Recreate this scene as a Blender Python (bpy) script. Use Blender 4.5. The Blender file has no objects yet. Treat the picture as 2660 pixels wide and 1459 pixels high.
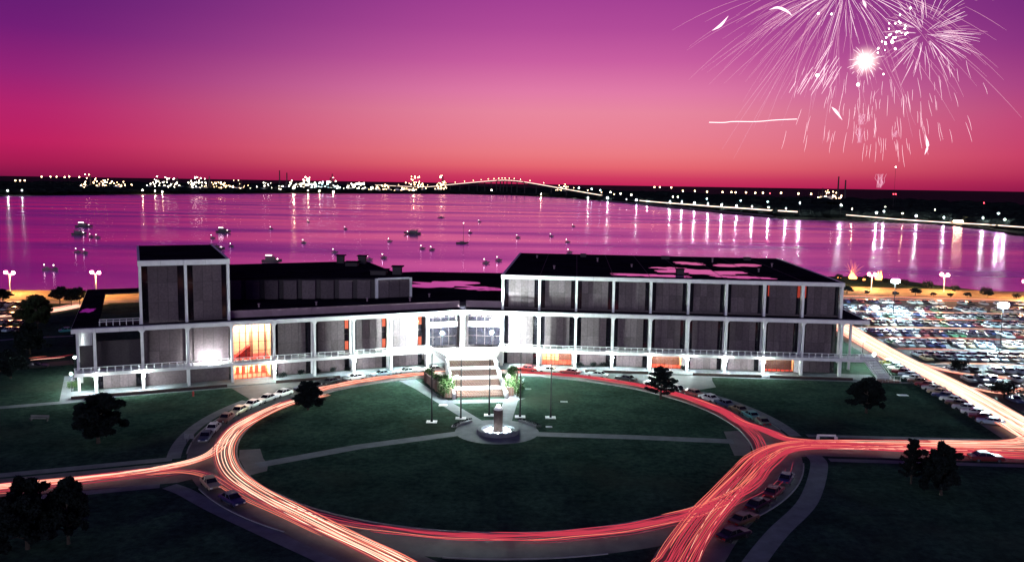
import bpy, math, random
from mathutils import Vector, Matrix
RN = random.Random(11)
SC = bpy.context.scene
COL = SC.collection

# ------------------------------------------------------------------ camera, sky, light, exposure
FPX, TH, RO, CAMH = 2202.74, 0.1145, 0.0155, 44.643      # focal length in survey pixels, pitch, roll, height
_fw = Vector((0, math.cos(TH), -math.sin(TH)))
_r0 = Vector((1, 0, 0)); _u0 = _r0.cross(_fw)
_r = _r0 * math.cos(RO) + _u0 * math.sin(RO)
_u = -_r0 * math.sin(RO) + _u0 * math.cos(RO)
cd = bpy.data.cameras.new('camera'); cam = bpy.data.objects.new('camera', cd); COL.objects.link(cam)
cd.sensor_width = 36; cd.lens = 36 * FPX / 2660
cd.clip_start = 1; cd.clip_end = 90000
M = Matrix((( _r.x, _u.x, -_fw.x, 0), (_r.y, _u.y, -_fw.y, 0), (_r.z, _u.z, -_fw.z, CAMH), (0, 0, 0, 1)))
cam.matrix_world = M
SC.camera = cam

def lin(c):
    return tuple(((v / 255) / 12.92 if v / 255 <= .04045 else ((v / 255 + .055) / 1.055) ** 2.4) for v in c)

W = bpy.data.worlds.new('World'); SC.world = W; W.use_nodes = True
nt = W.node_tree; nt.nodes.clear()
def N(t, **k):
    n = nt.nodes.new(t)
    for a, b in k.items(): setattr(n, a, b)
    return n
def wm(op, a, b=None, c=None):
    n = N('ShaderNodeMath', operation=op)
    for i, v in enumerate((a, b, c)):
        if v is None: continue
        if isinstance(v, (int, float)): n.inputs[i].default_value = v
        else: nt.links.new(v, n.inputs[i])
    return n.outputs[0]
tc = N('ShaderNodeTexCoord'); sx = N('ShaderNodeSeparateXYZ'); nt.links.new(tc.outputs['Generated'], sx.inputs[0])
elev = wm('MULTIPLY', wm('ARCSINE', sx.outputs['Z']), 180 / math.pi)
az = wm('MULTIPLY', wm('ARCTAN2', sx.outputs['X'], sx.outputs['Y']), 180 / math.pi)
RAMPMAX = 60.0
ec = wm('DIVIDE', wm('MAXIMUM', elev, 0.0), RAMPMAX)
def ramp(stops):
    n = N('ShaderNodeValToRGB'); cr = n.color_ramp
    while len(cr.elements) > 1: cr.elements.remove(cr.elements[-1])
    for i, (e, c) in enumerate(stops):
        el = cr.elements[0] if i == 0 else cr.elements.new(e / RAMPMAX)
        el.position = e / RAMPMAX; el.color = (*lin(c), 1)
    nt.links.new(ec, n.inputs[0]); return n.outputs[0]
mid = ramp([(0, (198, 40, 90)), (.5, (210, 62, 98)), (1.2, (231, 104, 114)), (2.0, (236, 124, 132)), (3.2, (235, 131, 149)), (4.7, (233, 136, 160)),
            (6.0, (226, 124, 168)), (8.0, (202, 95, 161)), (10.0, (179, 76, 153)), (12.2, (162, 63, 147)), (20, (84, 34, 112)), (36, (38, 24, 90)), (60, (24, 20, 76))])
edge = ramp([(0, (130, 22, 70)), (.8, (166, 28, 82)), (2.0, (190, 32, 95)), (4, (180, 36, 108)), (6, (150, 36, 118)), (8.5, (115, 30, 118)),
             (12.2, (84, 28, 112)), (20, (46, 22, 86)), (36, (26, 20, 74)), (60, (20, 18, 66))])
back_ = ramp([(0, (30, 28, 96)), (6, (32, 32, 112)), (20, (26, 27, 98)), (60, (20, 19, 72))])
def mixc(f, a, b):
    n = N('ShaderNodeMix', data_type='RGBA'); nt.links.new(f, n.inputs[0]); nt.links.new(a, n.inputs[6]); nt.links.new(b, n.inputs[7]); return n.outputs[2]
def smooth(v, a, b):
    n = N('ShaderNodeMapRange', interpolation_type='SMOOTHSTEP'); nt.links.new(v, n.inputs[0])
    n.inputs[1].default_value = a; n.inputs[2].default_value = b; return n.outputs[0]
da = wm('ABSOLUTE', wm('SUBTRACT', az, 5.0))
skyc = mixc(smooth(da, 70, 150), mixc(smooth(da, 2, 36), mid, edge), back_)
bg = N('ShaderNodeBackground'); bg.inputs[1].default_value = 1.0; nt.links.new(skyc, bg.inputs[0])
wo = N('ShaderNodeOutputWorld'); nt.links.new(bg.outputs[0], wo.inputs[0])

SUN_E, SUN_AZ = math.radians(6), math.radians(8)          # weak eastern twilight stand-in: sun lamp added behind the camera to light the facade
sl = bpy.data.lights.new('twilight_fill', 'SUN'); sl.energy = 1.0; sl.angle = math.radians(26); sl.color = (.8, .81, 1.0)
so = bpy.data.objects.new('twilight_fill', sl); COL.objects.link(so)
so.rotation_euler = Vector((math.sin(SUN_AZ) * math.cos(SUN_E), math.cos(SUN_AZ) * math.cos(SUN_E), -math.sin(SUN_E))).to_track_quat('-Z', 'Y').to_euler()
SC.view_settings.view_transform = 'Standard'; SC.view_settings.look = 'None'
SC.view_settings.exposure = 0; SC.view_settings.gamma = 1
SC.cycles.use_denoising = True
SC.cycles.max_bounces = 5; SC.cycles.diffuse_bounces = 2; SC.cycles.glossy_bounces = 2; SC.cycles.transparent_max_bounces = 12
SC.cycles.caustics_reflective = False; SC.cycles.caustics_refractive = False
SC.cycles.sample_clamp_indirect = 4

# ------------------------------------------------------------------ survey helpers: photo measurements to places on the ground
def ray(px, py):
    return _r * ((px - 1330) / FPX) - _u * ((py - 729.5) / FPX) + _fw
def G(px, py, z=0.0):
    d = ray(px, py); t = (z - CAMH) / d.z
    return Vector((d.x * t, d.y * t, z))
def PY(px, py, Y):
    d = ray(px, py); t = Y / d.y
    return Vector((d.x * t, Y, CAMH + d.z * t))
A0, AL = Vector((-85.86, 172.05)), 0.4188
B0, BE = Vector((-2.33, 204.42)), -0.0738
def FR(s, t, z):
    return Vector((B0.x + s * math.cos(BE) - t * math.sin(BE), B0.y + s * math.sin(BE) + t * math.cos(BE), z))
def FL(s, t, z):
    return Vector((A0.x + s * math.cos(AL) - t * math.sin(AL), A0.y + s * math.sin(AL) + t * math.cos(AL), z))
VX = Vector((-11.6, 205.0)); AX = Vector((.165, -.986)); LT = Vector((.986, .165))
def FA(d, l, z):
    return Vector((VX.x + AX.x * d + LT.x * l, VX.y + AX.y * d + LT.y * l, z))
CC = Vector((-2.3, 149.45))
def CP(r, deg, z=0):
    a = math.radians(deg); return Vector((CC.x + r * math.cos(a), CC.y + r * math.sin(a), z))

# ------------------------------------------------------------------ mesh helpers
ORG = {}
class MB:
    def __init__(s): s.v = []; s.f = []
    def box(s, a, b, fn=None):
        o = len(s.v)
        for z in (a[2], b[2]):
            for x, y in ((a[0], a[1]), (b[0], a[1]), (b[0], b[1]), (a[0], b[1])):
                s.v.append(Vector(fn(x, y, z)) if fn else Vector((x, y, z)))
        s.f += [tuple(o + i for i in q) for q in ((3, 2, 1, 0), (4, 5, 6, 7), (0, 1, 5, 4), (1, 2, 6, 5), (2, 3, 7, 6), (3, 0, 4, 7))]
        return s
    def prism(s, pts, z0, z1, fn=None, top=True, bottom=True):
        o = len(s.v); n = len(pts)
        for z in (z0, z1):
            for p in pts: s.v.append(Vector(fn(p[0], p[1], z)) if fn else Vector((p[0], p[1], z)))
        for i in range(n):
            j = (i + 1) % n; s.f.append((o + i, o + j, o + n + j, o + n + i))
        if top: s.f.append(tuple(o + n + i for i in range(n)))
        if bottom: s.f.append(tuple(o + n - 1 - i for i in range(n)))
        return s
    def sheet(s, pts, z=None):
        o = len(s.v)
        for p in pts: s.v.append(Vector((p[0], p[1], p[2] if z is None else z)))
        s.f.append(tuple(range(o, o + len(pts)))); return s
    def tube(s, pts, r, n=6, cap=True):
        o = len(s.v); m = len(pts)
        rs = r if isinstance(r, (list, tuple)) else [r] * m
        for i, p in enumerate(pts):
            p = Vector(p); q0 = Vector(pts[max(i - 1, 0)]); q1 = Vector(pts[min(i + 1, m - 1)])
            d = (q1 - q0).normalized() if (q1 - q0).length > 1e-9 else Vector((0, 0, 1))
            x = d.cross(Vector((0, 0, 1)))
            if x.length < 1e-3: x = d.cross(Vector((0, 1, 0)))
            x.normalize(); y = d.cross(x)
            for k in range(n):
                a = 2 * math.pi * k / n; s.v.append(p + x * math.cos(a) * rs[i] + y * math.sin(a) * rs[i])
        for i in range(m - 1):
            for k in range(n):
                j = (k + 1) % n; s.f.append((o + i * n + k, o + (i + 1) * n + k, o + (i + 1) * n + j, o + i * n + j))
        if cap: s.f.append(tuple(o + k for k in range(n))); s.f.append(tuple(o + (m - 1) * n + n - 1 - k for k in range(n)))
        return s
    def lathe(s, prof, c, n=12):
        o = len(s.v); m = len(prof)
        for r, z in prof:
            for k in range(n):
                a = 2 * math.pi * k / n; s.v.append(Vector((c[0] + r * math.cos(a), c[1] + r * math.sin(a), c[2] + z)))
        for i in range(m - 1):
            for k in range(n):
                j = (k + 1) % n; s.f.append((o + i * n + k, o + i * n + j, o + (i + 1) * n + j, o + (i + 1) * n + k))
        s.f.append(tuple(o + n - 1 - k for k in range(n))); s.f.append(tuple(o + (m - 1) * n + k for k in range(n)))
        return s
    def ball(s, c, r, n=8, m=5, sq=1.0):
        prof = [(max(r * math.sin(math.pi * i / m), .02 * r), -r * sq * math.cos(math.pi * i / m)) for i in range(m + 1)]
        return s.lathe(prof, c, n)
    def build(s, name, mat, parent=None, loc=None, smooth=False):
        o_ = ORG[parent.name] if parent is not None else (Vector(loc) if loc is not None else Vector((0, 0, 0)))
        me = bpy.data.meshes.new(name); me.from_pydata([tuple(v - o_) for v in s.v], [], s.f); me.update()
        if smooth: me.polygons.foreach_set('use_smooth', [True] * len(me.polygons))
        me.materials.append(mat)
        ob = bpy.data.objects.new(name, me); COL.objects.link(ob)
        if parent is not None: ob.parent = parent
        elif loc is not None: ob.location = loc
        ORG[ob.name] = o_.copy()
        return ob
def box(name, a, b, mat, parent=None, fn=None): return MB().box(a, b, fn).build(name, mat, parent)
def tag(o, label=None, cat=None, group=None, kind=None):
    if label: o['label'] = label
    if cat: o['category'] = cat
    if group: o['group'] = group
    if kind: o['kind'] = kind
    return o
def thing(name, label, cat, loc=(0, 0, 0), group=None, rz=0.0):
    e = bpy.data.objects.new(name, None); COL.objects.link(e); e.location = loc; e.rotation_euler = (0, 0, rz)
    e.empty_display_size = .3; ORG[e.name] = Vector(loc) if rz == 0 else Vector((0, 0, 0))
    return tag(e, label, cat, group)
def copy_tree(o, parent=None):
    c = o.copy(); COL.objects.link(c); c.parent = parent
    for ch in list(o.children): copy_tree(ch, c)
    return c
ORD = 'first second third fourth fifth sixth seventh eighth ninth tenth eleventh twelfth thirteenth fourteenth fifteenth sixteenth seventeenth eighteenth nineteenth twentieth'.split()
def ordw(i):
    if i < 20: return ORD[i]
    t = i + 1; te = {2: 'twenty', 3: 'thirty', 4: 'forty', 5: 'fifty'}[t // 10]
    return (te[:-1] + 'ieth') if t % 10 == 0 else te + '-' + ORD[t % 10 - 1]

# ------------------------------------------------------------------ materials
def mat(name, base, rough=.75, metal=0.0, var=.18, scale=3.0, bump=0.0, bscale=None, spec=None, base2=None, coord='Object', stretch=None, emit=None):
    m = bpy.data.materials.new(name); m.use_nodes = True; t = m.node_tree; b = t.nodes['Principled BSDF']
    b.inputs['Roughness'].default_value = rough; b.inputs['Metallic'].default_value = metal
    if spec is not None: b.inputs['Specular IOR Level'].default_value = spec
    tcn = t.nodes.new('ShaderNodeTexCoord')
    src = tcn.outputs['Object']
    if coord == 'World':
        g = t.nodes.new('ShaderNodeNewGeometry'); src = g.outputs['Position']
    mp = t.nodes.new('ShaderNodeMapping'); t.links.new(src, mp.inputs[0])
    if stretch: mp.inputs['Scale'].default_value = stretch
    nz = t.nodes.new('ShaderNodeTexNoise'); nz.inputs['Scale'].default_value = scale; nz.inputs['Detail'].default_value = 5; nz.inputs['Roughness'].default_value = .62
    t.links.new(mp.outputs[0], nz.inputs['Vector'])
    r = t.nodes.new('ShaderNodeValToRGB')
    c0 = tuple(max(0, v * (1 - var)) for v in base); c1 = base2 or tuple(min(1, v * (1 + var)) for v in base)
    r.color_ramp.elements[0].position = .3; r.color_ramp.elements[1].position = .7
    r.color_ramp.elements[0].color = (*c0, 1); r.color_ramp.elements[1].color = (*c1, 1)
    t.links.new(nz.outputs['Fac'], r.inputs[0]); t.links.new(r.outputs[0], b.inputs['Base Color'])
    if bump:
        n2 = t.nodes.new('ShaderNodeTexNoise'); n2.inputs['Scale'].default_value = bscale or scale * 6; n2.inputs['Detail'].default_value = 3
        t.links.new(mp.outputs[0], n2.inputs['Vector'])
        bp = t.nodes.new('ShaderNodeBump'); bp.inputs['Strength'].default_value = bump; bp.inputs['Distance'].default_value = .05
        t.links.new(n2.outputs['Fac'], bp.inputs['Height']); t.links.new(bp.outputs[0], b.inputs['Normal'])
    return m
def emat(name, col, strength, sample=True):
    m = bpy.data.materials.new(name); m.use_nodes = True; t = m.node_tree; t.nodes.clear()
    e = t.nodes.new('ShaderNodeEmission'); e.inputs[0].default_value = (*col, 1); e.inputs[1].default_value = strength
    o = t.nodes.new('ShaderNodeOutputMaterial'); t.links.new(e.outputs[0], o.inputs[0])
    m.cycles.emission_sampling = 'AUTO' if sample else 'NONE'
    return m
def glassmat(name, tint, refl=.08):
    m = bpy.data.materials.new(name); m.use_nodes = True; t = m.node_tree; t.nodes.clear()
    tr = t.nodes.new('ShaderNodeBsdfTransparent'); tr.inputs[0].default_value = (*tint, 1)
    gl = t.nodes.new('ShaderNodeBsdfGlossy'); gl.inputs['Roughness'].default_value = .03
    fr = t.nodes.new('ShaderNodeFresnel'); fr.inputs[0].default_value = 1.45
    mx = t.nodes.new('ShaderNodeMixShader'); t.links.new(fr.outputs[0], mx.inputs[0]); t.links.new(tr.outputs[0], mx.inputs[1]); t.links.new(gl.outputs[0], mx.inputs[2])
    o = t.nodes.new('ShaderNodeOutputMaterial'); t.links.new(mx.outputs[0], o.inputs[0]); return m

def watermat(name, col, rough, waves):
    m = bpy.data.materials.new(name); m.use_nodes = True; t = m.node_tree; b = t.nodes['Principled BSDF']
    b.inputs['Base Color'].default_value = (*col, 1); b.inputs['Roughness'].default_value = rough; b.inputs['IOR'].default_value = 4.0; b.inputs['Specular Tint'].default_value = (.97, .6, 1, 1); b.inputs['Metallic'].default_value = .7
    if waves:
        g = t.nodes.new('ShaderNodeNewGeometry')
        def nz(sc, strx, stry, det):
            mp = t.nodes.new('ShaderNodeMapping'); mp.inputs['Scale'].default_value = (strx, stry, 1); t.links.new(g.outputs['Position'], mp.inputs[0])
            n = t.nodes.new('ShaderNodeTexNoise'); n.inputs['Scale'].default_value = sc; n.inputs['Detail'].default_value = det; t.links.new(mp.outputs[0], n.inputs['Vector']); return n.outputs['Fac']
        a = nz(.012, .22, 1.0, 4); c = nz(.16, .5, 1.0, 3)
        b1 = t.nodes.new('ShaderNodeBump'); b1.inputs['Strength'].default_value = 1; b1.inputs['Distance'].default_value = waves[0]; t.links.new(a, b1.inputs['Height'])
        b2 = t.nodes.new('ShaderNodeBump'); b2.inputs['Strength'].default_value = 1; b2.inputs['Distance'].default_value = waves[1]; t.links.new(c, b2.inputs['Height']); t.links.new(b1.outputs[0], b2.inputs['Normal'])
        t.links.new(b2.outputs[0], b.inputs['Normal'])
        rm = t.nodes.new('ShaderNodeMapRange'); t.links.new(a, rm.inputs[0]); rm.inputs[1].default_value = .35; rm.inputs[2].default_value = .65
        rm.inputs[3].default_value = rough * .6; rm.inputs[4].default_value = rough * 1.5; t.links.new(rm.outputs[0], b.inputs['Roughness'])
    return m

M_ = {}
M_['grass'] = mat('grass', (.034, .062, .046), 1, var=.35, scale=.12, bump=.6, bscale=3.0, coord='World', spec=0)
def grass_detail(m):
    t = m.node_tree; b = t.nodes['Principled BSDF']; src = b.inputs['Base Color'].links[0].from_socket
    g = t.nodes.new('ShaderNodeNewGeometry')
    n1 = t.nodes.new('ShaderNodeTexNoise'); n1.inputs['Scale'].default_value = .9; n1.inputs['Detail'].default_value = 6; n1.inputs['Roughness'].default_value = .75; t.links.new(g.outputs['Position'], n1.inputs['Vector'])
    n2 = t.nodes.new('ShaderNodeTexNoise'); n2.inputs['Scale'].default_value = .045; n2.inputs['Detail'].default_value = 3; t.links.new(g.outputs['Position'], n2.inputs['Vector'])
    mr = t.nodes.new('ShaderNodeMapRange'); t.links.new(n1.outputs['Fac'], mr.inputs[0]); mr.inputs[1].default_value = .3; mr.inputs[2].default_value = .7; mr.inputs[3].default_value = .45; mr.inputs[4].default_value = 1.5
    m1 = t.nodes.new('ShaderNodeMix'); m1.data_type = 'RGBA'; m1.blend_type = 'MULTIPLY'; m1.inputs[0].default_value = 1; t.links.new(src, m1.inputs[6]); t.links.new(mr.outputs[0], m1.inputs[7])
    m2 = t.nodes.new('ShaderNodeMix'); m2.data_type = 'RGBA'; r2 = t.nodes.new('ShaderNodeMapRange'); t.links.new(n2.outputs['Fac'], r2.inputs[0]); r2.inputs[1].default_value = .52; r2.inputs[2].default_value = .72; r2.inputs[4].default_value = .55
    t.links.new(r2.outputs[0], m2.inputs[0]); t.links.new(m1.outputs[2], m2.inputs[6]); m2.inputs[7].default_value = (.05, .058, .04, 1); t.links.new(m2.outputs[2], b.inputs['Base Color'])
grass_detail(M_['grass'])
M_['land'] = mat('dark_land', (.016, .02, .016), .95, var=.5, scale=.02, coord='World', spec=.05)
M_['asphalt'] = mat('asphalt', (.055, .055, .06), .8, var=.3, scale=.25, bump=.3, bscale=8, coord='World', spec=.3)
M_['drive'] = mat('drive_concrete', (.13, .125, .13), .75, var=.25, scale=.3, bump=.3, bscale=6, coord='World', spec=.3)
M_['concrete'] = mat('concrete', (.17, .182, .2), .9, var=.2, scale=.5, bump=.2, bscale=6, coord='World', spec=.1)
M_['kerb'] = mat('kerb_concrete', (.26, .26, .27), .8, var=.2, scale=.6, coord='World')
M_['white'] = mat('white_concrete', (.74, .73, .72), .7, var=.08, scale=.7, bump=.1)
M_['panel'] = mat('aggregate_panel', (.125, .098, .108), .9, var=.22, scale=2.2, bump=.8, bscale=26, spec=.05)
def per_piece(m, lo, hi):
    t = m.node_tree; b = t.nodes['Principled BSDF']; src = b.inputs['Base Color'].links[0].from_socket
    oi = t.nodes.new('ShaderNodeObjectInfo'); mr = t.nodes.new('ShaderNodeMapRange'); t.links.new(oi.outputs['Random'], mr.inputs[0]); mr.inputs[3].default_value = lo; mr.inputs[4].default_value = hi
    mx = t.nodes.new('ShaderNodeMix'); mx.data_type = 'RGBA'; mx.blend_type = 'MULTIPLY'; mx.inputs[0].default_value = 1; t.links.new(src, mx.inputs[6]); t.links.new(mr.outputs[0], mx.inputs[7]); t.links.new(mx.outputs[2], b.inputs['Base Color'])
per_piece(M_['panel'], .8, 1.2)
M_['joint'] = mat('panel_joint', (.05, .04, .045), .9)
M_['roof'] = mat('tar_roof', (.016, .013, .02), 1, var=.4, scale=.15, coord='World', spec=0)
M_['roofedge'] = mat('roof_edge_metal', (.3, .2, .24), .6, var=.15, scale=.5)
M_['darkglass'] = mat('dark_glass', (.012, .01, .016), .08, var=.2, scale=1, spec=.5)
M_['glass'] = glassmat('clear_glass', (.93, .93, .93))
M_['brick'] = None
M_['bridge'] = mat('far_bridge_steel', (.02, .018, .02), .9)
M_['metal'] = mat('dark_metal', (.03, .03, .035), .45, metal=.6, var=.2)
M_['white_metal'] = mat('white_metal', (.7, .7, .7), .45, var=.06)
M_['black'] = mat('black_rubber', (.012, .012, .012), .8)
M_['chrome'] = mat('chrome', (.6, .6, .62), .25, metal=1, var=.05)
M_['bark'] = mat('bark', (.05, .038, .03), .95, var=.35, scale=4, bump=.5)
M_['leaf'] = mat('leaf', (.03, .045, .02), .85, var=.55, scale=.9, spec=.15)
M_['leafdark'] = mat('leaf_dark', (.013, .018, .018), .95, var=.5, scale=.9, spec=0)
M_['shrub'] = mat('shrub_leaf', (.045, .085, .03), .85, var=.5, scale=1.4, spec=.15)
M_['red'] = mat('red_paint', (.5, .03, .03), .5)
M_['orangewall'] = mat('orange_wall', (.78, .5, .32), .8, var=.15, scale=.6)
M_['redcarpet'] = mat('red_carpet', (.35, .03, .025), .95)
M_['frame'] = mat('bronze_frame', (.06, .035, .03), .5)
M_['darkbrick'] = mat('dark_brick', (.055, .032, .03), .9, var=.3, scale=3)  # plinth brick; on the fountain pillar its dark tone paints backlit shade
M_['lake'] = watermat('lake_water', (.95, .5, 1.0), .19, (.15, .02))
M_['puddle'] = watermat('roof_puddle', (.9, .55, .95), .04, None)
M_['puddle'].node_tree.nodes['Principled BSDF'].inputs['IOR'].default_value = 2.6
def brickmat():
    m = bpy.data.materials.new('brick'); m.use_nodes = True; t = m.node_tree; b = t.nodes['Principled BSDF']; b.inputs['Roughness'].default_value = .9
    tcn = t.nodes.new('ShaderNodeTexCoord'); br = t.nodes.new('ShaderNodeTexBrick'); br.inputs['Scale'].default_value = 2.6
    br.inputs['Color1'].default_value = (.14, .07, .055, 1); br.inputs['Color2'].default_value = (.2, .11, .085, 1); br.inputs['Mortar'].default_value = (.24, .21, .2, 1); br.inputs['Mortar Size'].default_value = .02
    t.links.new(tcn.outputs['Object'], br.inputs['Vector']); t.links.new(br.outputs['Color'], b.inputs['Base Color']); return m
M_['brick'] = brickmat()
# lamps
E_ = {}
E_['flood'] = emat('flood_lamp', (.78, 1.0, .92), 20000)
E_['soffit'] = emat('soffit_lamp', (.86, 1.0, .96), 1800)
E_['globe'] = emat('globe_lamp', (.95, 1.0, .97), 160)
E_['mast'] = emat('mast_lamp', (.72, .97, 1.0), 4600)
E_['sodium'] = emat('sodium_lamp', (1.0, .40, .15), 3600)
E_['warmroom'] = emat('lobby_light', (1.0, .6, .32), 110)
E_['warmdim'] = emat('office_light', (1.0, .62, .34), 55)
E_['fountain'] = emat('fountain_lamp', (.9, 1, 1), 260)
E_['shorelamp'] = emat('shore_lamp', (.95, 1.0, .92), 2200)
E_['shorewarm'] = emat('shore_lamp_warm', (1.0, .66, .34), 400)
E_['bulbwarm'] = emat('far_bulb_warm', (1.0, .62, .32), 22)
E_['bulbwhite'] = emat('far_bulb_white', (1.0, .86, .66), 26)
E_['bulbred'] = emat('far_bulb_red', (1.0, .05, .08), 14)
E_['bulbteal'] = emat('far_bulb_teal', (.6, .95, 1.0), 24)
E_['boatlamp'] = emat('boat_lamp', (1.0, .92, .8), 9)
E_['trail_w'] = emat('headlight_streak', (1.0, .5, .36), 1.7)
E_['trail_hot'] = emat('white_hot_streak', (1.0, .7, .52), 2.0)
E_['trail_o'] = emat('amber_streak', (1.0, .23, .16), 1.0)
E_['trail_r'] = emat('taillight_streak', (1.0, .08, .14), .6)
E_['trail_p'] = emat('dim_streak', (.85, .1, .2), .34)
E_['spark'] = emat('spark', (1.0, .72, .8), 1.7, False)
E_['sparkdim'] = emat('spark_dim', (1.0, .48, .66), 1.0, False)
E_['flash'] = emat('flash_core', (1.0, .93, .8), 12)
E_['flame'] = emat('flame', (1.0, .3, .08), 9)
E_['warmhot'] = emat('upper_lobby_light', (1.0, .74, .56), 75)
E_['sparkred'] = emat('spark_red', (1.0, .22, .3), .9, False)
E_['wash'] = emat('wash_lamp', (.9, 1, .97), 8000)
E_['plane'] = emat('aircraft_streak', (1.0, .8, .78), 2.2, False)
E_['tail'] = emat('tail_lamp', (1.0, .04, .03), 5, False)
E_['head'] = emat('head_lamp', (1.0, .9, .75), 5, False)

# ------------------------------------------------------------------ the setting
def struct(o, kind='structure', label=None):
    o['kind'] = kind
    if label: o['label'] = label
    return o
def strip(pts, width, z, mb=None):
    mb = mb or MB(); pts = [Vector((p[0], p[1], 0)) for p in pts]; L_, R_ = [], []
    for i, p in enumerate(pts):
        d = (pts[min(i + 1, len(pts) - 1)] - pts[max(i - 1, 0)]).normalized(); n = Vector((-d.y, d.x, 0))
        L_.append(p + n * width / 2); R_.append(p - n * width / 2)
    o = len(mb.v); k = len(pts)
    for p in L_ + R_: mb.v.append(Vector((p.x, p.y, z)))
    for i in range(k - 1): mb.f.append((o + k + i, o + k + i + 1, o + i + 1, o + i))
    return mb
def ring(r0, r1, a0, a1, z, mb=None, n=None):
    mb = mb or MB(); n = n or max(4, int(abs(a1 - a0) / 2)); o = len(mb.v)
    for i in range(n + 1):
        a = a0 + (a1 - a0) * i / n
        mb.v.append(CP(r0, a, z)); mb.v.append(CP(r1, a, z))
    for i in range(n):
        k = o + 2 * i; mb.f.append((k, k + 1, k + 3, k + 2))
    return mb
def ringwall(r0, r1, a0, a1, z0, z1, mb=None):
    mb = mb or MB(); n = max(4, int(abs(a1 - a0) / 2)); o = len(mb.v)
    for i in range(n + 1):
        a = a0 + (a1 - a0) * i / n
        for r, z in ((r0, z0), (r1, z0), (r1, z1), (r0, z1)): mb.v.append(CP(r, a, z))
    for i in range(n):
        k = o + 4 * i
        for q in range(4): mb.f.append((k + q, k + (q + 1) % 4, k + 4 + (q + 1) % 4, k + 4 + q))
    return mb
def gp(pxs): return [G(x, y) for x, y in pxs]
def spline(pts, n=8):
    pts = [Vector((p[0], p[1], p[2] if len(p) > 2 else 0)) for p in pts]; out = []
    P = [pts[0] * 2 - pts[1]] + pts + [pts[-1] * 2 - pts[-2]]
    for i in range(1, len(P) - 2):
        for k in range(n):
            t = k / n; a, b, c, d = P[i - 1], P[i], P[i + 1], P[i + 2]
            out.append(.5 * ((2 * b) + (c - a) * t + (2 * a - 5 * b + 4 * c - d) * t * t + (3 * b - a - 3 * c + d) * t ** 3))
    out.append(pts[-1]); return out

near_shore = [Vector(p) for p in ((-900, 330, 0), (-420, 334, 0), (-205, 337, 0), (-150, 339, 0), (-60, 345, 0), (60, 372, 0), (120, 418, 0))] + \
             [G(x, y, -1.5) for x, y in ((2160, 721), (2230, 722), (2300, 728), (2400, 742), (2520, 757), (2660, 774), (2800, 792))] + [Vector((340, 330, 0)), Vector((900, 300, 0))]
b = MB(); k = len(near_shore)
for p in near_shore: b.v.append(Vector((p.x, p.y - 7, 0)))
for p in near_shore: b.v.append(Vector((p.x, p.y + 3, -2.4)))
b.v += [Vector((900, -300, 0)), Vector((-900, -300, 0))]
b.f.append(tuple([2 * k + 1, 2 * k] + [k - 1 - i for i in range(k)]))
for i in range(k - 1): b.f.append((i, i + 1, k + i + 1, k + i))
ground = struct(b.build('ground', M_['grass']))
far_shore = [Vector((-9000, 2500, 0)), Vector((-3000, 1900, 0)), G(-260, 518, -1.5)] + [G(x, y, -1.5) for x, y in
             ((0, 510), (200, 507.5), (420, 505), (700, 503), (1000, 503.5), (1200, 505), (1330, 508), (1400, 511), (1500, 517), (1600, 526), (1700, 536), (1800, 546), (1900, 556), (2025, 568), (2032, 570), (2110, 572), (2300, 577), (2450, 584), (2560, 596), (2660, 613))] + [Vector((720, 800, 0)), Vector((1500, 560, 0)), Vector((9000, 200, 0))]
b = MB(); k = len(far_shore)
for p in far_shore: b.v.append(Vector((p.x, p.y + 8 + p.y * .006, .5)))
for p in far_shore: b.v.append(Vector((p.x, p.y - 2, -2.2)))
b.v += [Vector((70000, 200, .5)), Vector((70000, 70000, .5)), Vector((-70000, 70000, .5)), Vector((-70000, 2500, .5))]
b.f.append(tuple(list(range(k)) + [2 * k, 2 * k + 1, 2 * k + 2, 2 * k + 3]))
for i in range(k - 1): b.f.append((i + 1, i, k + i, k + i + 1))
struct(b.build('far_land', M_['land']))
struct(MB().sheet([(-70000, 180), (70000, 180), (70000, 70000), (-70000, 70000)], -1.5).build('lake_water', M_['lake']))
def shoreY(px):
    """ground distance of the far shore along the view line through px"""
    best = None
    d = ray(px, 520); sl_ = d.x / d.y
    for i in range(len(far_shore) - 1):
        p, q = far_shore[i], far_shore[i + 1]
        f0, f1 = p.x - sl_ * p.y, q.x - sl_ * q.y
        if f0 * f1 <= 0 and f0 != f1:
            t = f0 / (f0 - f1); y = p.y + (q.y - p.y) * t
            if best is None or y < best: best = y
    return best or 2500

# paved sheets, each a few millimetres above the one below
struct(MB().sheet([(-140, 88), (-71.5, 114.2), (-49, 121.0), (-46, 124), (-50, 131.5), (-55, 129.2), (-76, 121.1), (-140, 97)], .006).build('west_road', M_['drive']))
struct(MB().sheet([(46, 137), (52, 138.3), (86, 136.4), (260, 130), (260, 145), (89.5, 147.2), (53, 148.2), (46, 151)], .006).build('east_road', M_['drive']))
struct(ring(44.95, 52.5, 0, 360, .012, n=180).build('circle_drive', M_['drive']))
b = MB(); strip(spline([G(640, 1285), G(735, 1332), G(860, 1392), G(990, 1448), G(1110, 1502), (14, 70)], 6), 7.4, .018, b); struct(b.build('south_road_west_leg', M_['drive']))
b = MB(); strip(spline([CP(48.4, -30), G(1925, 1300), G(1850, 1370), G(1805, 1430), G(1775, 1490), (10, 60)], 6), 8.0, .022, b); struct(b.build('south_road_east_leg', M_['drive']))
struct(strip([(13, 72), (12, 40), (12, -120)], 15, .026).build('south_road', M_['drive']))
struct(strip(spline([(118, 352), (110.5, 300), (106.5, 271), (101.8, 226), (99.5, 186), (96.5, 160), (94.5, 143)], 6), 11.5, .016).build('avenue', M_['drive']))
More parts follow.
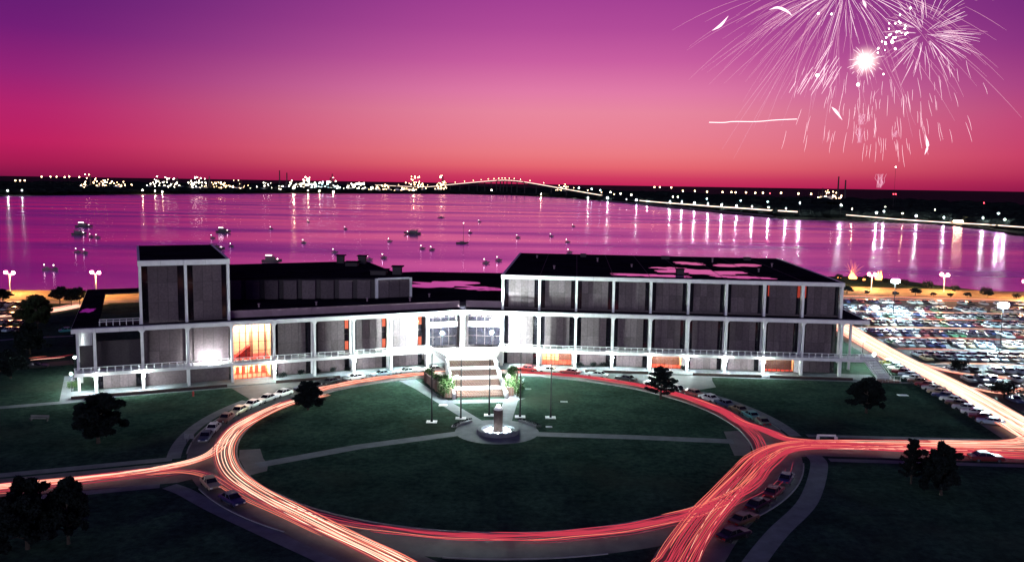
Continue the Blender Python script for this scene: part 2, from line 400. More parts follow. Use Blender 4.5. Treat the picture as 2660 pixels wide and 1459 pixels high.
struct(MB().prism([(112, 345), (106, 292), (108, 236), (105.6, 186), (103, 152), (330, 150), (330, 338), (210, 340)], .001, .026).build('parking_lot', M_['asphalt']))
struct(strip([(-420, 297), (-160, 300), (-60, 322), (60, 345), (128, 347), (210, 342.5), (420, 334)], 7, .034).build('lakeshore_drive', M_['drive']))
struct(strip([(-420, 316), (-150, 318), (-60, 334)], 26, .003).build('sand_verge_west', mat('dry_grass', (.24, .19, .1), .95, var=.4, scale=.2, coord='World')))
struct(strip([(105, 368), (160, 369), (210, 361), (420, 348)], 34, .003).build('sand_verge_east', bpy.data.materials['dry_grass']))
struct(strip([(-190, 262), (-162, 262), (-148, 300)], 11, .03).build('west_avenue', M_['drive']))
struct(strip(gp([(-40, 887), (60, 878), (190, 872)]), 1.8, .01).build('west_footpath', M_['concrete']))
struct(strip(gp([(-60, 965), (80, 950), (190, 940)]), 5.5, .008).build('service_road', M_['asphalt']))
# forecourts in front of the building
b = MB(); b.sheet([FL(26, -3.4, 0), FL(70, -3.4, 0), FL(74, -3.2, 0)] + [CP(52.55, a) for a in range(108, 164, 4)], .008); struct(b.build('west_forecourt', mat('forecourt', (.09, .082, .09), .85, var=.35, scale=.18, bump=.3, bscale=5, coord='World')))
b = MB(); b.sheet([CP(52.55, a) for a in range(38, 92, 4)] + [FR(0, -3.4, 0), FR(50.5, -3.4, 0), G(1850, 988), G(1860, 1005)], .008); struct(b.build('east_forecourt', mat('forecourt_concrete', (.12, .125, .135), .85, var=.3, scale=.2, bump=.2, bscale=5, coord='World')))
struct(MB().sheet([FL(-6, -4.6, 0), FL(28, -4.6, 0), FL(30, -3.2, 0), FL(-6, -3.2, 0)], .02).build('front_walk_west', M_['concrete']))
struct(MB().sheet([FR(49, -4.8, 0), FR(100, -4.8, 0), FR(100, -3.2, 0), FR(49, -3.2, 0)], .02).build('front_walk_east', M_['concrete']))
struct(strip(gp([(-70, 1066), (0, 1058), (160, 1045), (300, 1032)]), 2.2, .014).build('lawn_walk_west', M_['concrete']))
struct(strip(gp([(182, 976), (170, 1043)]), 2.2, .017).build('side_walk_west', M_['concrete']))
struct(strip([(-140, 99.2), (-76, 123), (-54, 131.6)], 2.0, .014).build('road_walk_north_west', M_['concrete']))
struct(strip([(-140, 86.6), (-70.5, 112.8), (-51, 119.6)], 1.8, .014).build('road_walk_south_west', M_['concrete']))
struct(strip([(54, 149.9), (90, 148.6)], 1.7, .014).build('road_walk_north_east', M_['concrete']))
struct(strip([(53, 136.2), (86, 134.6), (260, 128)], 1.6, .014).build('road_walk_south_east', M_['concrete']))
b = ring(53.4, 55.6, 160, 199, .016); struct(b.build('ring_walk_north_west', M_['concrete']))
b = ring(53.0, 55.2, 0, 36, .016); struct(b.build('ring_walk_north_east', M_['concrete']))
struct(strip(spline(gp([(2112, 1180), (2128, 1210), (2100, 1300), (2020, 1383), (1960, 1459), (1925, 1520)])), 2.7, .016).build('ring_walk_south_east', M_['concrete']))
struct(strip(spline(gp([(440, 1262), (480, 1277), (560, 1320), (700, 1385), (860, 1459), (930, 1510)])), 2.4, .016).build('ring_walk_south_west', M_['concrete']))
# paths inside the circle
b = MB(); b.sheet([CP(7.6, a) for a in range(0, 360, 10)], .03); struct(b.build('fountain_plaza', M_['concrete']))
for nm, pl, w in (('path_north_west', [(1058, 986), (1242, 1098)], 2.7), ('path_north_east', [(1346, 982), (1308, 1098)], 2.9), ('path_west', [(1200, 1124), (930, 1160), (668, 1208)], 2.6), ('path_east', [(1396, 1127), (1650, 1135), (1905, 1146)], 2.6)):
    struct(strip(gp(pl), w, .024).build(nm, M_['concrete']))
struct(MB().sheet(gp([(645, 1235), (694, 1222), (696, 1205), (684, 1190), (676, 1165), (622, 1168), (621, 1190)]), .018).build('crossing_pad_west', M_['drive']))
struct(MB().sheet(gp([(1908, 1183), (1952, 1183), (1948, 1150), (1922, 1118), (1880, 1120), (1893, 1150)]), .018).build('crossing_pad_east', M_['drive']))
struct(MB().sheet([FA(33.4, -8.5, 0), FA(36.2, -5.6, 0), FA(36.2, 5.8, 0), FA(33.4, 9.5, 0)], .033).build('stair_foot_walk', M_['concrete']))
struct(MB().sheet([FA(11.8, -13, 0), FA(31, -7.8, 0), FA(33.4, -8.6, 0), FA(13, -17, 0)], .028).build('stair_side_walk', M_['concrete']))
# kerbs: real steps round the drive
b = MB(); ringwall(44.75, 44.95, 0, 360, 0, .13, b); struct(b.build('kerb_inner', M_['kerb']))
for i, (a0, a1) in enumerate(((4, 38), (92, 108), (164, 197), (216, 240), (264, 286), (312, 343))):
    b = MB(); ringwall(52.5, 52.7, a0, a1, 0, .13, b); struct(b.build('kerb_outer', M_['kerb']))

# ------------------------------------------------------------------ the civic building
civ = thing('civic_center', 'long two-winged white-columned civic centre with dark flat roofs facing the circle', 'building', (VX.x, VX.y, 0))
pc = {}
def part(name, a, b, m, fn, parent=None): return MB().box(a, b, fn).build(name, M_[m] if isinstance(m, str) else m, parent or civ)
def column(F, s, t0, t1, z0, z1, w=.55, guss=0):
    b = MB().box((s - w / 2, t0, z0), (s + w / 2, t1, z1), F)
    if guss:   # rounded brackets where the column meets the roof beam
        for sg in (-1, 1):
            pts = [(0, 0), (guss, 0)] + [(guss - guss * math.sin(a), -(guss - guss * math.cos(a))) for a in (.4, .8, 1.2, 1.5708)]
            o = len(b.v); n_ = len(pts)
            for tt in (t0 + .02, t1 - .02):
                for x, zz in pts: b.v.append(F(s + sg * (w / 2 + x), tt, z1 + zz))
            b.f += [tuple(o + i for i in range(n_)), tuple(o + n_ + n_ - 1 - i for i in range(n_))]
            for i in range(n_): j = (i + 1) % n_; b.f.append((o + i, o + j, o + n_ + j, o + n_ + i))
    return b.build('column', M_['white'], civ)
def wall_bay(F, s0, s1, t, z0, z1, cols, splits, pm='panel', thick=.3):
    w = MB().box((s0, t, z0), (s1, t + thick, z1), F).build('wall_section', M_['joint'], civ)
    zs = [z0] + splits + [z1]
    for i in range(cols):
        for j in range(len(zs) - 1):
            a = s0 + (s1 - s0) * i / cols; e = s0 + (s1 - s0) * (i + 1) / cols
            MB().box((a + .04, t - .1, zs[j] + .04), (e - .04, t - .002, zs[j + 1] - .04), F).build('panel', M_[pm], w)
    return w
def window(F, s0, s1, t, z0, z1, m='darkglass', mull=0, rows=1, fm='frame'):
    w = MB().box((s0, t, z0), (s1, t + .06, z1), F).build('window', M_[m], civ)
    for i in range(1, mull + 1):
        x = s0 + (s1 - s0) * i / (mull + 1); MB().box((x - .05, t - .08, z0), (x + .05, t - .002, z1), F).build('mullion', M_[fm], w)
    for j in range(1, rows):
        z = z0 + (z1 - z0) * j / rows; MB().box((s0, t - .06, z - .05), (s1, t - .004, z + .05), F).build('transom', M_[fm], w)
    return w
Z_BB, Z_BT, Z_FB, Z_FT, Z_DK, Z_UP = 3.85, 4.55, 12.9, 13.8, 14.2, 22.4
# floors, plinth and roof slabs
part('plinth', (-5, -3.2, .002), (81, 3, .16), 'concrete', FL)
part('plinth', (-9, -3.2, .002), (89, 3, .16), 'concrete', FR)
for F, a, e in ((FL, -4.5, 25.5), (FL, 35.8, 50), (FR, 20.5, 35.5), (FR, 46, 62), (FR, 64, 83)):
    MB().box((a, -3.5, .003), (e, -3.22, .6), F).build('plinth_wall', M_['darkbrick'], civ)
TW = 3.2          # depth of the colonnade
# colonnade columns
for i in range(0, 9): column(FL, 9 * i, -.1, 1.1, .16, Z_FB, .55, 0 if i in (0, ) else .9)
column(FL, 81, -.3, 1.0, .16, Z_FB, .7, .9)
for i in range(0, 10): column(FR, 9 * i, -.1, 1.1, .16, Z_FB, .55, .9)
for k_ in range(7): column(FL, -3.3, 2.76 + 9 * k_ - .3, 2.76 + 9 * k_ + .3, .16 if k_ == 0 else 0, Z_FB, .5)
for k_ in range(7): column(FR, 85.6, 8.3 + 9 * k_ - .3, 8.3 + 9 * k_ + .3, .16 if k_ == 0 else 0, Z_FB, .5)
# roof beam (fascia) in cast lengths
def fascia(F, s0, s1, t0, t1, z0, z1, step=4.5, m='white'):
    s = s0
    while s < s1 - .1:
        e = min(s + step, s1); MB().box((s + .02, t0, z0), (e - .02, t1, z1), F).build('fascia_panel', M_[m], civ); s = e
fascia(FL, -4.2, 81.15, -.8, .3, Z_FB, Z_FT)
fascia(FR, -9.15, 86.4, -.8, .3, Z_FB, Z_FT)
def FLs(s, t, z): return FL(-4.2 + t, s, z)      # along the left end
fascia(lambda s, t, z: FL(-4.2 - t, s, z), -.8, 67, -.5, 0, Z_FB, Z_FT, 9)
fascia(lambda s, t, z: FR(86.4 + t, s, z), -.8, 70, 0, .5, Z_FB, Z_FT, 9)
# porch roofs and main roofs
def roof(name, pts, z0, z1): return MB().prism([(p.x, p.y) for p in pts], z0, z1).build(name, M_['roof'], civ)
roof('roof', [FL(-4.15, .3, 0), FL(81.1, .3, 0), FL(81.1, 3.9, 0), FL(27, 3.9, 0), FL(9, 1.6, 0), FL(-4.15, 1.6, 0)], 13.3, 13.82)
roof('roof', [FR(-9.1, .3, 0), FR(86.3, .3, 0), FR(86.3, 4.3, 0), FR(-9.1, 4.3, 0)], 13.3, 13.81)
roof('roof', [FL(-4.15, 1.62, 0), FL(.6, 1.62, 0), FL(.6, 67, 0), FL(-4.15, 67, 0)], 13.3, 13.84)
roof('roof', [FL(.6, 58.5, 0), FL(9, 58.5, 0), FL(9, 67, 0), FL(.6, 67, 0)], 13.3, 13.83)
roof('roof', [FR(81.2, 4.3, 0), FR(86.3, 4.3, 0), FR(86.3, 70, 0), FR(81.2, 70, 0)], 13.3, 13.83)
def cross2(p, d, q, e_):
    den = d.x * e_.y - d.y * e_.x; t_ = ((q.x - p.x) * e_.y - (q.y - p.y) * e_.x) / den; return p + d * t_
VR = cross2(FL(0, 4.02, 0), FL(1, 4.02, 0) - FL(0, 4.02, 0), FR(0, 4.62, 0), FR(1, 4.62, 0) - FR(0, 4.62, 0))
main_pts = [FL(27, 4.02, 0), VR, FR(-.5, 4.62, 0), FR(-.5, 73, 0), FR(-34, 71, 0), FL(27, 72, 0)]
roof('main_roof', main_pts, 13.0, 15.3)
# the raised edge of the main roof, in lengths
for F, s0, s1, t in ((FL, 27, 81.45, 4.0), (FR, -9.4, -.5, 4.6)):
    fascia(F, s0, s1, t - .3, t - .02, 13.9, 15.5, 9, 'roofedge')
MB().box((26.4, 1.2, 13.85), (26.9, 4.4, 15.6), FL).build('roof_kerb', M_['white'], civ)
# body of the building behind the colonnade (solid core, inside the facades)
MB().prism([(p.x, p.y) for p in [FL(9.2, 9.5, 0), FL(81, 9.5, 0), FR(-.5, 9.5, 0), FR(80.8, 5.0, 0), FR(80.8, 69, 0), FR(-34, 70, 0), FL(27, 71, 0), FL(9.2, 45, 0)]], 0, 12.0).build('core_wall', M_['panel'], civ)
# right wing: ground, balcony and upper block
for i in range(9):
    s0 = 9 * i
    wall_bay(FR, s0 + 1.35, s0 + 7.5, TW, Z_BT + .1, Z_FB + .35, 4, [7.6])
    window(FR, s0 + .3, s0 + 1.35, TW + .25, Z_BT, Z_FB + .35); window(FR, s0 + 7.5, s0 + 8.7, TW + .25, Z_BT, Z_FB + .35)
    MB().box((s0 - .3, TW - .15, .16), (s0 + .3, TW + .4, Z_FB + .35), FR).build('pilaster', M_['white'], civ)
    wall_bay(FR, s0 + 1.3, s0 + 7.7, 3.0, 14.5, 21.5, 4, [18.2])
    window(FR, s0 + .28, s0 + 1.3, 3.25, 14.3, 21.5); window(FR, s0 + 7.7, s0 + 8.72, 3.25, 14.3, 21.5)
    if i not in (1, 4, 7):
        wall_bay(FR, s0 + 1.2, s0 + 7.6, TW + .2, .2, Z_BB, 4, [])
        window(FR, s0 + .3, s0 + 1.2, TW + .5, .16, Z_BB); window(FR, s0 + 7.6, s0 + 8.7, TW + .5, .16, Z_BB)
for i in range(10): column(FR, 9 * i, 1.6, 3.1, 13.84, 21.5, .55)
fascia(FR, -.45, 81.45, 1.3, 2.2, 21.5, Z_UP)
fascia(lambda s, t, z: FR(-.45 + t, s, z), 2.22, 69, 0, .6, 21.5, Z_UP, 9)
fascia(lambda s, t, z: FR(81.45 - t, s, z), 2.22, 69, 0, .6, 21.5, Z_UP, 9)
MB().prism([(p.x, p.y) for p in (FR(.3, 3.4, 0), FR(80.7, 3.4, 0), FR(80.7, 69, 0), FR(.3, 69, 0))], 13.85, 21.4).build('upper_wall', M_['panel'], civ)
roof('upper_roof', [FR(-.3, 2.1, 0), FR(81.3, 2.1, 0), FR(81.3, 69.2, 0), FR(-.3, 69.2, 0)], 21.42, 22.34)
# left wing: fly tower, walls, lobby
for i, s0 in ((1, 9), (2, 18)):
    wall_bay(FL, s0 + 1.5, s0 + 7.4, 2.7, 14.3, 26.2, 3, [18.2, 22.4]); window(FL, s0 + .3, s0 + 1.5, 2.9, 14.0, 26.2); window(FL, s0 + 7.4, s0 + 8.6, 2.9, 14.0, 26.2)
for s in (9, 18, 26.7): column(FL, s, 1.5, 2.8, 13.84, 26.2, .55)
fascia(FL, 8.6, 27.1, 1.2, 2.1, 26.2, 27.3)
fascia(lambda s, t, z: FL(8.6 + t, s, z), 2.12, 46, 0, .5, 26.2, 27.3, 9)
fascia(lambda s, t, z: FL(27.1 - t, s, z), 2.12, 46, 0, .5, 26.2, 27.3, 9)
MB().prism([(p.x, p.y) for p in (FL(9.1, 3.1, 0), FL(26.6, 3.1, 0), FL(26.6, 46, 0), FL(9.1, 46, 0))], 0, 26.1).build('tower_wall', M_['panel'], civ)
for k_ in range(1, 6): MB().box((8.85, 3 + 8.4 * k_, 13.9), (9.08, 3.5 + 8.4 * k_, 26.2), FL).build('pilaster', M_['white'], civ)
roof('tower_roof', [FL(8.7, 2.05, 0), FL(27, 2.05, 0), FL(27, 46.1, 0), FL(8.7, 46.1, 0)], 26.12, 27.22)
for i in (1, 2, 4, 5, 6, 7):
    s0 = 9 * i
    wall_bay(FL, s0 + 1.3, s0 + 7.5, TW - .2 if i < 3 else TW, Z_BT + .1, Z_FB + .35, 4 if i > 2 else 3, [7.6])
    window(FL, s0 + .3, s0 + 1.3, TW + .25, Z_BT, Z_FB + .35); window(FL, s0 + 7.5, s0 + 8.7, TW + .25, Z_BT, Z_FB + .35, 'darkglass', 0, 4 if i > 4 else 1)
    MB().box((s0 - .3, TW - .4, .16), (s0 + .3, TW + .4, Z_FB + .35), FL).build('pilaster', M_['white'], civ)
for i in (0, 4, 5, 6, 7):
    s0 = 9 * i; wall_bay(FL, s0 + 1.2, s0 + 7.6, TW + .2, .2, Z_BB, 4, [])
    window(FL, s0 + .3, s0 + 1.2, TW + .5, .16, Z_BB); window(FL, s0 + 7.6, s0 + 8.7, TW + .5, .16, Z_BB)
window(FL, 9.3, 17.7, TW + 1.2, .16, Z_BB, 'darkglass', 3); window(FL, 18.3, 26.6, TW + 1.4, .16, Z_BB, 'darkglass', 3)
# open corner terrace at the left end
MB().box((.3, TW, Z_BT + .02), (8.7, TW + .3, 10.4), FL).build('terrace_wall', M_['joint'], civ)
MB().box((-3.0, TW + .1, Z_BT + .02), (.28, TW + .3, 9.6), FL).build('terrace_wall', M_['joint'], civ)
MB().box((-3.6, 3.6, 3.9), (9, 22, Z_BT), FL).build('terrace_floor', M_['concrete'], civ)
for tt in (2.2, 5.2):
    rl = MB().box((.8, tt, 14.6), (8.9, tt + .08, 14.72), FL).build('terrace_rail', M_['white'], civ)
    for j in range(7): MB().box((.9 + j * 1.28, tt, 12.2 if tt > 3 else 13.82), (1.0 + j * 1.28, tt + .08, 14.6), FL).build('post', M_['white'], rl)
MB().box((1.0, 5.5, 12.0), (8.9, 5.6, 13.8), FL).build('terrace_screen', M_['darkglass'], civ)
# two-storey lit lobby in the fourth bay of the left wing
def room(F, s0, s1, t0, t1, z0, z1, wall, light, nl, floor='redcarpet'):
    MB().box((s0, t1, z0), (s1, t1 + .1, z1), F).build('room_back_wall', M_[wall], civ)
    MB().box((s0 - .1, t0 + .3, z0), (s0, t1, z1), F).build('room_side_wall', M_[wall], civ); MB().box((s1, t0 + .3, z0), (s1 + .1, t1, z1), F).build('room_side_wall', M_[wall], civ)
    MB().box((s0, t0, z0 - .02), (s1, t1, z0 + .04), F).build('room_floor', M_[floor], civ)
    cl = MB().box((s0, t0 + .2, z1), (s1, t1, z1 + .1), F).build('room_ceiling', M_['white'], civ)
    for i in range(nl):
        a = s0 + (s1 - s0) * (i + .2) / nl; e = s0 + (s1 - s0) * (i + .8) / nl
        MB().box((a, t0 + 1.2, z1 - .12), (e, t1 - .5, z1 - .04), F).build('ceiling_light', E_[light], cl)
def glazing(F, s0, s1, t, z0, z1, nx, nz):
    g = MB().box((s0, t, z0), (s1, t + .03, z1), F).build('glazing', M_['glass'], civ)
    for i in range(nx + 1):
        x = s0 + (s1 - s0) * i / nx; MB().box((x - .09, t - .06, z0), (x + .09, t - .005, z1), F).build('mullion', M_['frame'], g)
    for j in range(1, nz):
        z = z0 + (z1 - z0) * j / nz; MB().box((s0, t - .05, z - .04), (s1, t - .008, z + .04), F).build('transom', M_['frame'], g)
    return g
room(FL, 27.4, 35.6, 2.2, 8.6, 4.6, 12.75, 'orangewall', 'warmhot', 3)
glazing(FL, 27.4, 35.6, 1.9, 4.6, 12.75, 6, 4)
MB().box((31.2, 5.0, 4.6), (31.9, 5.7, 12.7), FL).build('lobby_pillar', M_['orangewall'], civ)
MB().box((34.6, 4.4, 4.6), (35.0, 4.8, 10.4), FL).build('lobby_pillar', M_['orangewall'], civ)
st = MB()
for j in range(10): st.box((28.0 + j * .33, 4.2, 4.65), (28.35 + j * .33, 6.4, 4.9 + j * .26), FL)
st.build('lobby_stair', M_['red'], civ)
room(FL, 27.4, 35.6, 3.2, 9.0, .18, 3.75, 'orangewall', 'warmroom', 3)
glazing(FL, 27.4, 35.6, 3.0, .2, 3.75, 8, 2)
for i, s in enumerate((28.4, 29.7, 31.4, 32.6, 34.2)): MB().box((s, 7.2, .2), (s + .8, 7.5, 2.0 + .2 * (i % 2)), FL).build('ticket_counter', M_['redcarpet'], civ)
for i in (1, 4, 7):
    s0 = 9 * i
    room(FR, s0 + .9, s0 + 8.1, TW + .5, TW + 5.5, .18, 3.75, 'orangewall', 'warmdim', 3)
    glazing(FR, s0 + .9, s0 + 8.1, TW + .3, .2, 3.75, 7, 2)
    MB().box((s0 + .3, TW + .2, .16), (s0 + .88, TW + .5, Z_BB), FR).build('pilaster', M_['white'], civ); MB().box((s0 + 8.12, TW + .2, .16), (s0 + 8.7, TW + .5, Z_BB), FR).build('pilaster', M_['white'], civ)
E_['redwin'] = emat('orange_window_glow', (1.0, .22, .12), .9)
for (sa, sb, z0, z1) in ((60.2, 60.9, 17.6, 21.2), (64.0, 64.6, 18.6, 21.2), (71.0, 71.6, 18.4, 21.2), (72.4, 73.0, 18.4, 21.2)):
    MB().box((sa, 3.2, z0), (sb, 3.23, z1), FR).build('lit_window', emat('red_room_glow', (1, .12, .08), .35, False) if 'red_room_glow' not in bpy.data.materials else bpy.data.materials['red_room_glow'], civ)
for i in (5, 6, 7):
    s0 = 9 * i
    for z0, z1 in ((5.2, 7.2), (10.2, 12.4)): MB().box((s0 + 7.7, TW + .18, z0), (s0 + 8.5, TW + .22, z1), FL).build('lit_window', E_['redwin'], civ)
MB().box((62.0 - 9 + 6.9, TW + .18, 4.8), (62.2 - 9 + 6.9, TW + .22, 7.3), FR).build('lit_door', E_['warmroom'], civ)
# centre entrance: two glazed bays between the wings
for F, s0, s1 in ((FL, 72.4, 80.6), (FR, -8.6, -.4)):
    for z0, z1 in ((4.6, 9.2), (10.6, 12.85)):
        w = window(F, s0, s1, 3.4, z0, z1, 'darkglass', 3, 2, 'frame')
    MB().box((s0, 2.6, 9.3), (s1, 3.3, 10.5), F).build('entrance_band', M_['white'], civ)
    MB().box((s0, 3.6, .16), (s1, 3.8, Z_BB), F).build('entrance_wall', M_['white'], civ)
    for j in range(3):
        s = s0 + 1.4 + j * 2.6; MB().ball(F(s, 2.2, 12.3), .28, 10, 6).build('globe_light', E_['globe'], civ, smooth=True)
# balcony with its railing
for F, s0, s1 in ((FL, -4, 72.2), (FR, -.2, 86.3)):
    MB().box((s0, -.6, Z_BB), (s1, TW + .2, Z_BT), F).build('balcony', M_['white'], civ)
    rl = MB().box((s0, -.5, 5.58), (s1, -.4, 5.7), F).build('railing', M_['white_metal'], civ)
    MB().box((s0, -.49, 4.78), (s1, -.41, 4.88), F).build('lower_rail', M_['white_metal'], rl)
    s = s0 + .2
    while s < s1: MB().box((s - .11, -.54, Z_BT), (s + .11, -.36, 5.58), F).build('post', M_['white_metal'], rl); s += 1.5
# arena block behind the left wing
ar = [Vector((-80, 205.2, 0)), Vector((-34.3, 212.6, 0)), Vector((-26, 216.5, 0)), Vector((-30, 223.5, 0)), Vector((-45, 259, 0)), Vector((-92, 236, 0))]
MB().prism([(p.x, p.y) for p in ar], 15.0, 20.0).build('arena_wall', M_['joint'], civ)
ac = sum(ar, Vector()) / 6
MB().prism([((p.x - ac.x) * 1.004 + ac.x, (p.y - ac.y) * 1.004 + ac.y) for p in ar], 20.0, 20.35).build('arena_roof', M_['roof'], civ)
dv = (ar[1] - ar[0]).normalized(); nv = Vector((dv.y, -dv.x, 0))
def FD(s, t, z): p = ar[1] - dv * s - nv * t; return Vector((p.x, p.y, z))
for j in range(10):
    s = .6 + j * 4.5; bul = .5 * math.sin(math.pi * min(1, (j + .5) / 10))
    MB().prism([(s + .7, -.05), (s + 4.2, -.05), (s + 4.0, -.35 - bul), (s + 2.4, -.55 - bul), (s + .9, -.35 - bul)], 15.32, 19.9, FD).build('panel', M_['panel'], civ)
dv2 = (ar[2] - ar[1]).normalized(); nv2 = Vector((dv2.y, -dv2.x, 0))
def FE(s, t, z): p = ar[1] + dv2 * s - nv2 * t; return Vector((p.x, p.y, z))
MB().box((-.3, -.6, 15.3), (.4, .1, 20.3), FE).build('pilaster', M_['white'], civ); MB().box((8.7, -.6, 15.3), (9.3, .1, 20.3), FE).build('pilaster', M_['white'], civ)
MB().box((.45, -.55, 19.95), (8.65, -.02, 20.4), FE).build('parapet', M_['white'], civ)
for j in range(3): MB().box((.6 + j * 2.7, -.4, 15.35), (3.2 + j * 2.7, -.05, 19.9), FE).build('panel', M_['panel'], civ)
for px, py, w, h in ((885, 683, 2.0, 2.2), (941, 684, 2.2, 2.2), (1032, 712, 2.3, 2.0), (915, 690, 3.4, 1.0), (985, 712, 4.0, 1.1)):
    p = G(px, py, 20.35); pt = MB().box((p.x - w / 2, p.y - w / 2, 20.35), (p.x + w / 2, p.y + w / 2, 20.35 + h)).build('roof_vent', M_['joint'], civ)
    MB().box((p.x - w / 2 - .3, p.y - w / 2 - .3, 20.35 + h), (p.x + w / 2 + .5, p.y + w / 2 + .3, 20.6 + h)).build('vent_cap', M_['roof'], pt)
# rain puddles lying on the flat roofs
def puddle(name, cx, cy, rx, ry, z, seed, rough=.35):
    r = random.Random(seed); ph = [r.uniform(0, 6.28) for _ in range(6)]; pts = []
    for i in range(72):
        a = 2 * math.pi * i / 72; k_ = 1 + rough * sum(math.sin((j * 2 + 2) * a + ph[j]) / (j + 1.4) for j in range(6))
        pts.append((cx + rx * k_ * math.cos(a), cy + ry * k_ * math.sin(a)))
    return tag(MB().sheet(pts, z).build('rain_puddle', M_['puddle'], loc=(cx, cy, z)), name, 'puddle', 'puddles on the flat roofs')
for i, (px, py, w, h, lb) in enumerate(((1150, 738, 13, 9, 'large pink rain puddle on the low central roof behind the entrance'), (1275, 752, 4, 3, 'small pink puddle on central roof left of the upper block'), (1240, 748, 6, 4, 'mid-size pink puddle on central roof right of the large one'))):
    p = G(px, py, 15.31); puddle(lb, p.x, p.y, w * .8, h * .8, 15.31, 20 + i)
for i, (px, py, w, h, lb) in enumerate(((1690, 715, 12, 3.2, 'long thin pink puddle along the front edge of the upper roof'), (1820, 706, 12, 7.5, 'largest pink puddle in the middle of the upper roof'), (1790, 684, 6, 4.0, 'small high puddle toward the back of the upper roof'),
        (1915, 689, 9, 4.5, 'flat pink puddle at back right of the upper roof'), (1930, 720, 8, 3.4, 'jagged pink puddle at front right of the upper roof'), (1735, 696, 5, 3.0, 'narrow puddle left of the roof vent on the upper roof'))):
    p = G(px, py, 22.36); puddle(lb, p.x, p.y, w * .75, h, 22.36, 40 + i)
p = G(228, 806, 13.86); puddle('violet puddle on the narrow roof strip at the far left end', p.x, p.y, 1.5, 3.0, 13.86, 61)
vp = G(1766, 712, 22.36)
rv = MB().box((vp.x - .9, vp.y - .9, 22.37), (vp.x + .9, vp.y + .9, 23.6)).build('roof_vent', M_['joint'], civ); MB().box((vp.x - 1.1, vp.y - 1.1, 23.6), (vp.x + 1.1, vp.y + 1.1, 23.8)).build('vent_cap', M_['roof'], rv)

for s_, t_, h_ in ((12, 20, .7), (24, 44, .9), (33, 30, .6), (58, 50, 1.1), (66, 24, .7), (73, 40, .8), (6, 52, .6)):
    q = FR(s_, t_, 22.34); MB().lathe([(.22, 0), (.22, h_), (.36, h_ + .05), (.36, h_ + .2)], q, 8).build('vent_pipe', M_['roofedge'], civ)
for s_, t_, w_ in ((45, 58, 2.4), (20, 60, 1.8), (70, 60, 2.0)):
    MB().box((s_ - w_ / 2, t_ - 1, 22.35), (s_ + w_ / 2, t_ + 1, 23.3), FR).build('roof_hatch', M_['joint'], civ)
for k_ in range(1, 9): MB().box((9 * k_ - .06, 2.6, 22.345), (9 * k_ + .06, 68.8, 22.4), FR).build('roof_seam', M_['joint'], civ)
for s_, t_ in ((34, 9), (47, 8), (60, 11), (70, 8), (77, 14)):
    q = FL(s_, t_, 15.3); MB().lathe([(.2, 0), (.2, .7), (.34, .75), (.34, .9)], q, 8).build('vent_pipe', M_['roofedge'], civ)

# ------------------------------------------------------------------ grand stair bridging the drive
gst = thing('grand_staircase', 'broad brick and white staircase bridging the drive up to the floodlit entrance', 'staircase', FA(33, 0, 0))
MB().prism([(.6, -9.2), (14.6, -5.6), (14.6, 5.6), (.6, 9.2)], 3.9, 4.56, FA).build('landing_deck', M_['white'], gst)
for l in (-4.6, 0, 4.6): MB().box((2.9, l - .3, 0), (3.5, l + .3, 3.9), FA).build('deck_pier', M_['white'], gst); MB().box((12.6, l - .3, 0), (13.2, l + .3, 3.9), FA).build('deck_pier', M_['white'], gst)
for sg in (-1, 1):
    MB().prism([(.6, sg * 8.9), (14.6, sg * 5.3), (14.6, sg * 5.55), (.6, sg * 9.15)][::sg], 4.57, 5.5, FA).build('parapet', M_['white'], gst)
d0, z0 = 14.6, 4.56
for f in range(4):
    dz = 1.12 if f < 3 else 1.2; ns = 6; zt = z0
    for j in range(ns):
        za = z0 - dz * (j + 1) / ns; dd = d0 + j * .42
        arcs = [(dd + .42 + .22 * (1 - (l / 5.2) ** 2), l) for l in (-5.2, -3.5, -1.7, 0, 1.7, 3.5, 5.2)]
        MB().prism([(dd - .1, 5.2), (dd - .1, -5.2)] + arcs, max(za - .5, 0), za, FA).build('brick_step', M_['brick'], gst)
    d0 += ns * .42; z0 -= dz
    if f < 3:
        arcs = [(d0 + 2.2 + .22 * (1 - (l / 5.2) ** 2), l) for l in (-5.2, -3.5, -1.7, 0, 1.7, 3.5, 5.2)]
        MB().prism([(d0 - .25, 5.2), (d0 - .25, -5.2)] + arcs, max(z0 - .6, 0), z0 + .02, FA).build('landing', M_['white'], gst); d0 += 2.2
MB().prism([(14.4, -5.15), (31.0, -5.15), (31.0, 5.15), (14.4, 5.15)], .01, .3, FA).build('stair_base', M_['brick'], gst)
MB().box((14.0, -5.15, .05), (14.5, 5.15, 3.88), FA).build('abutment_wall', M_['brick'], gst)
for sg in (-1, 1):
    for f in range(4):
        a = 14.6 + f * 4.72; zz = 4.9 - f * 1.15
        l0, l1 = sorted((sg * 5.25, sg * 5.75)); MB().box((a, l0, 0), (a + 4.6, l1, zz), FA).build('cheek_wall', M_['white'], gst)
    pts = [(14.8, sg * 5.8), (31.2, sg * 5.8), (31.2, sg * 7.3), (15.2, sg * 10.7)]
    MB().prism(pts if sg > 0 else pts[::-1], 0, 1.9, FA).build('planter_wall', M_['brick'], gst)
    for k_ in range(4):
        t_ = (k_ + .5) / 4; dd = 31.2 - 16 * t_; ll = sg * (7.3 + 3.4 * t_ + .02)
        MB().box((dd - .35, min(ll, ll + sg * .25), 0), (dd + .35, max(ll, ll + sg * .25), 2.15), FA).build('planter_pier', M_['brick'], gst)

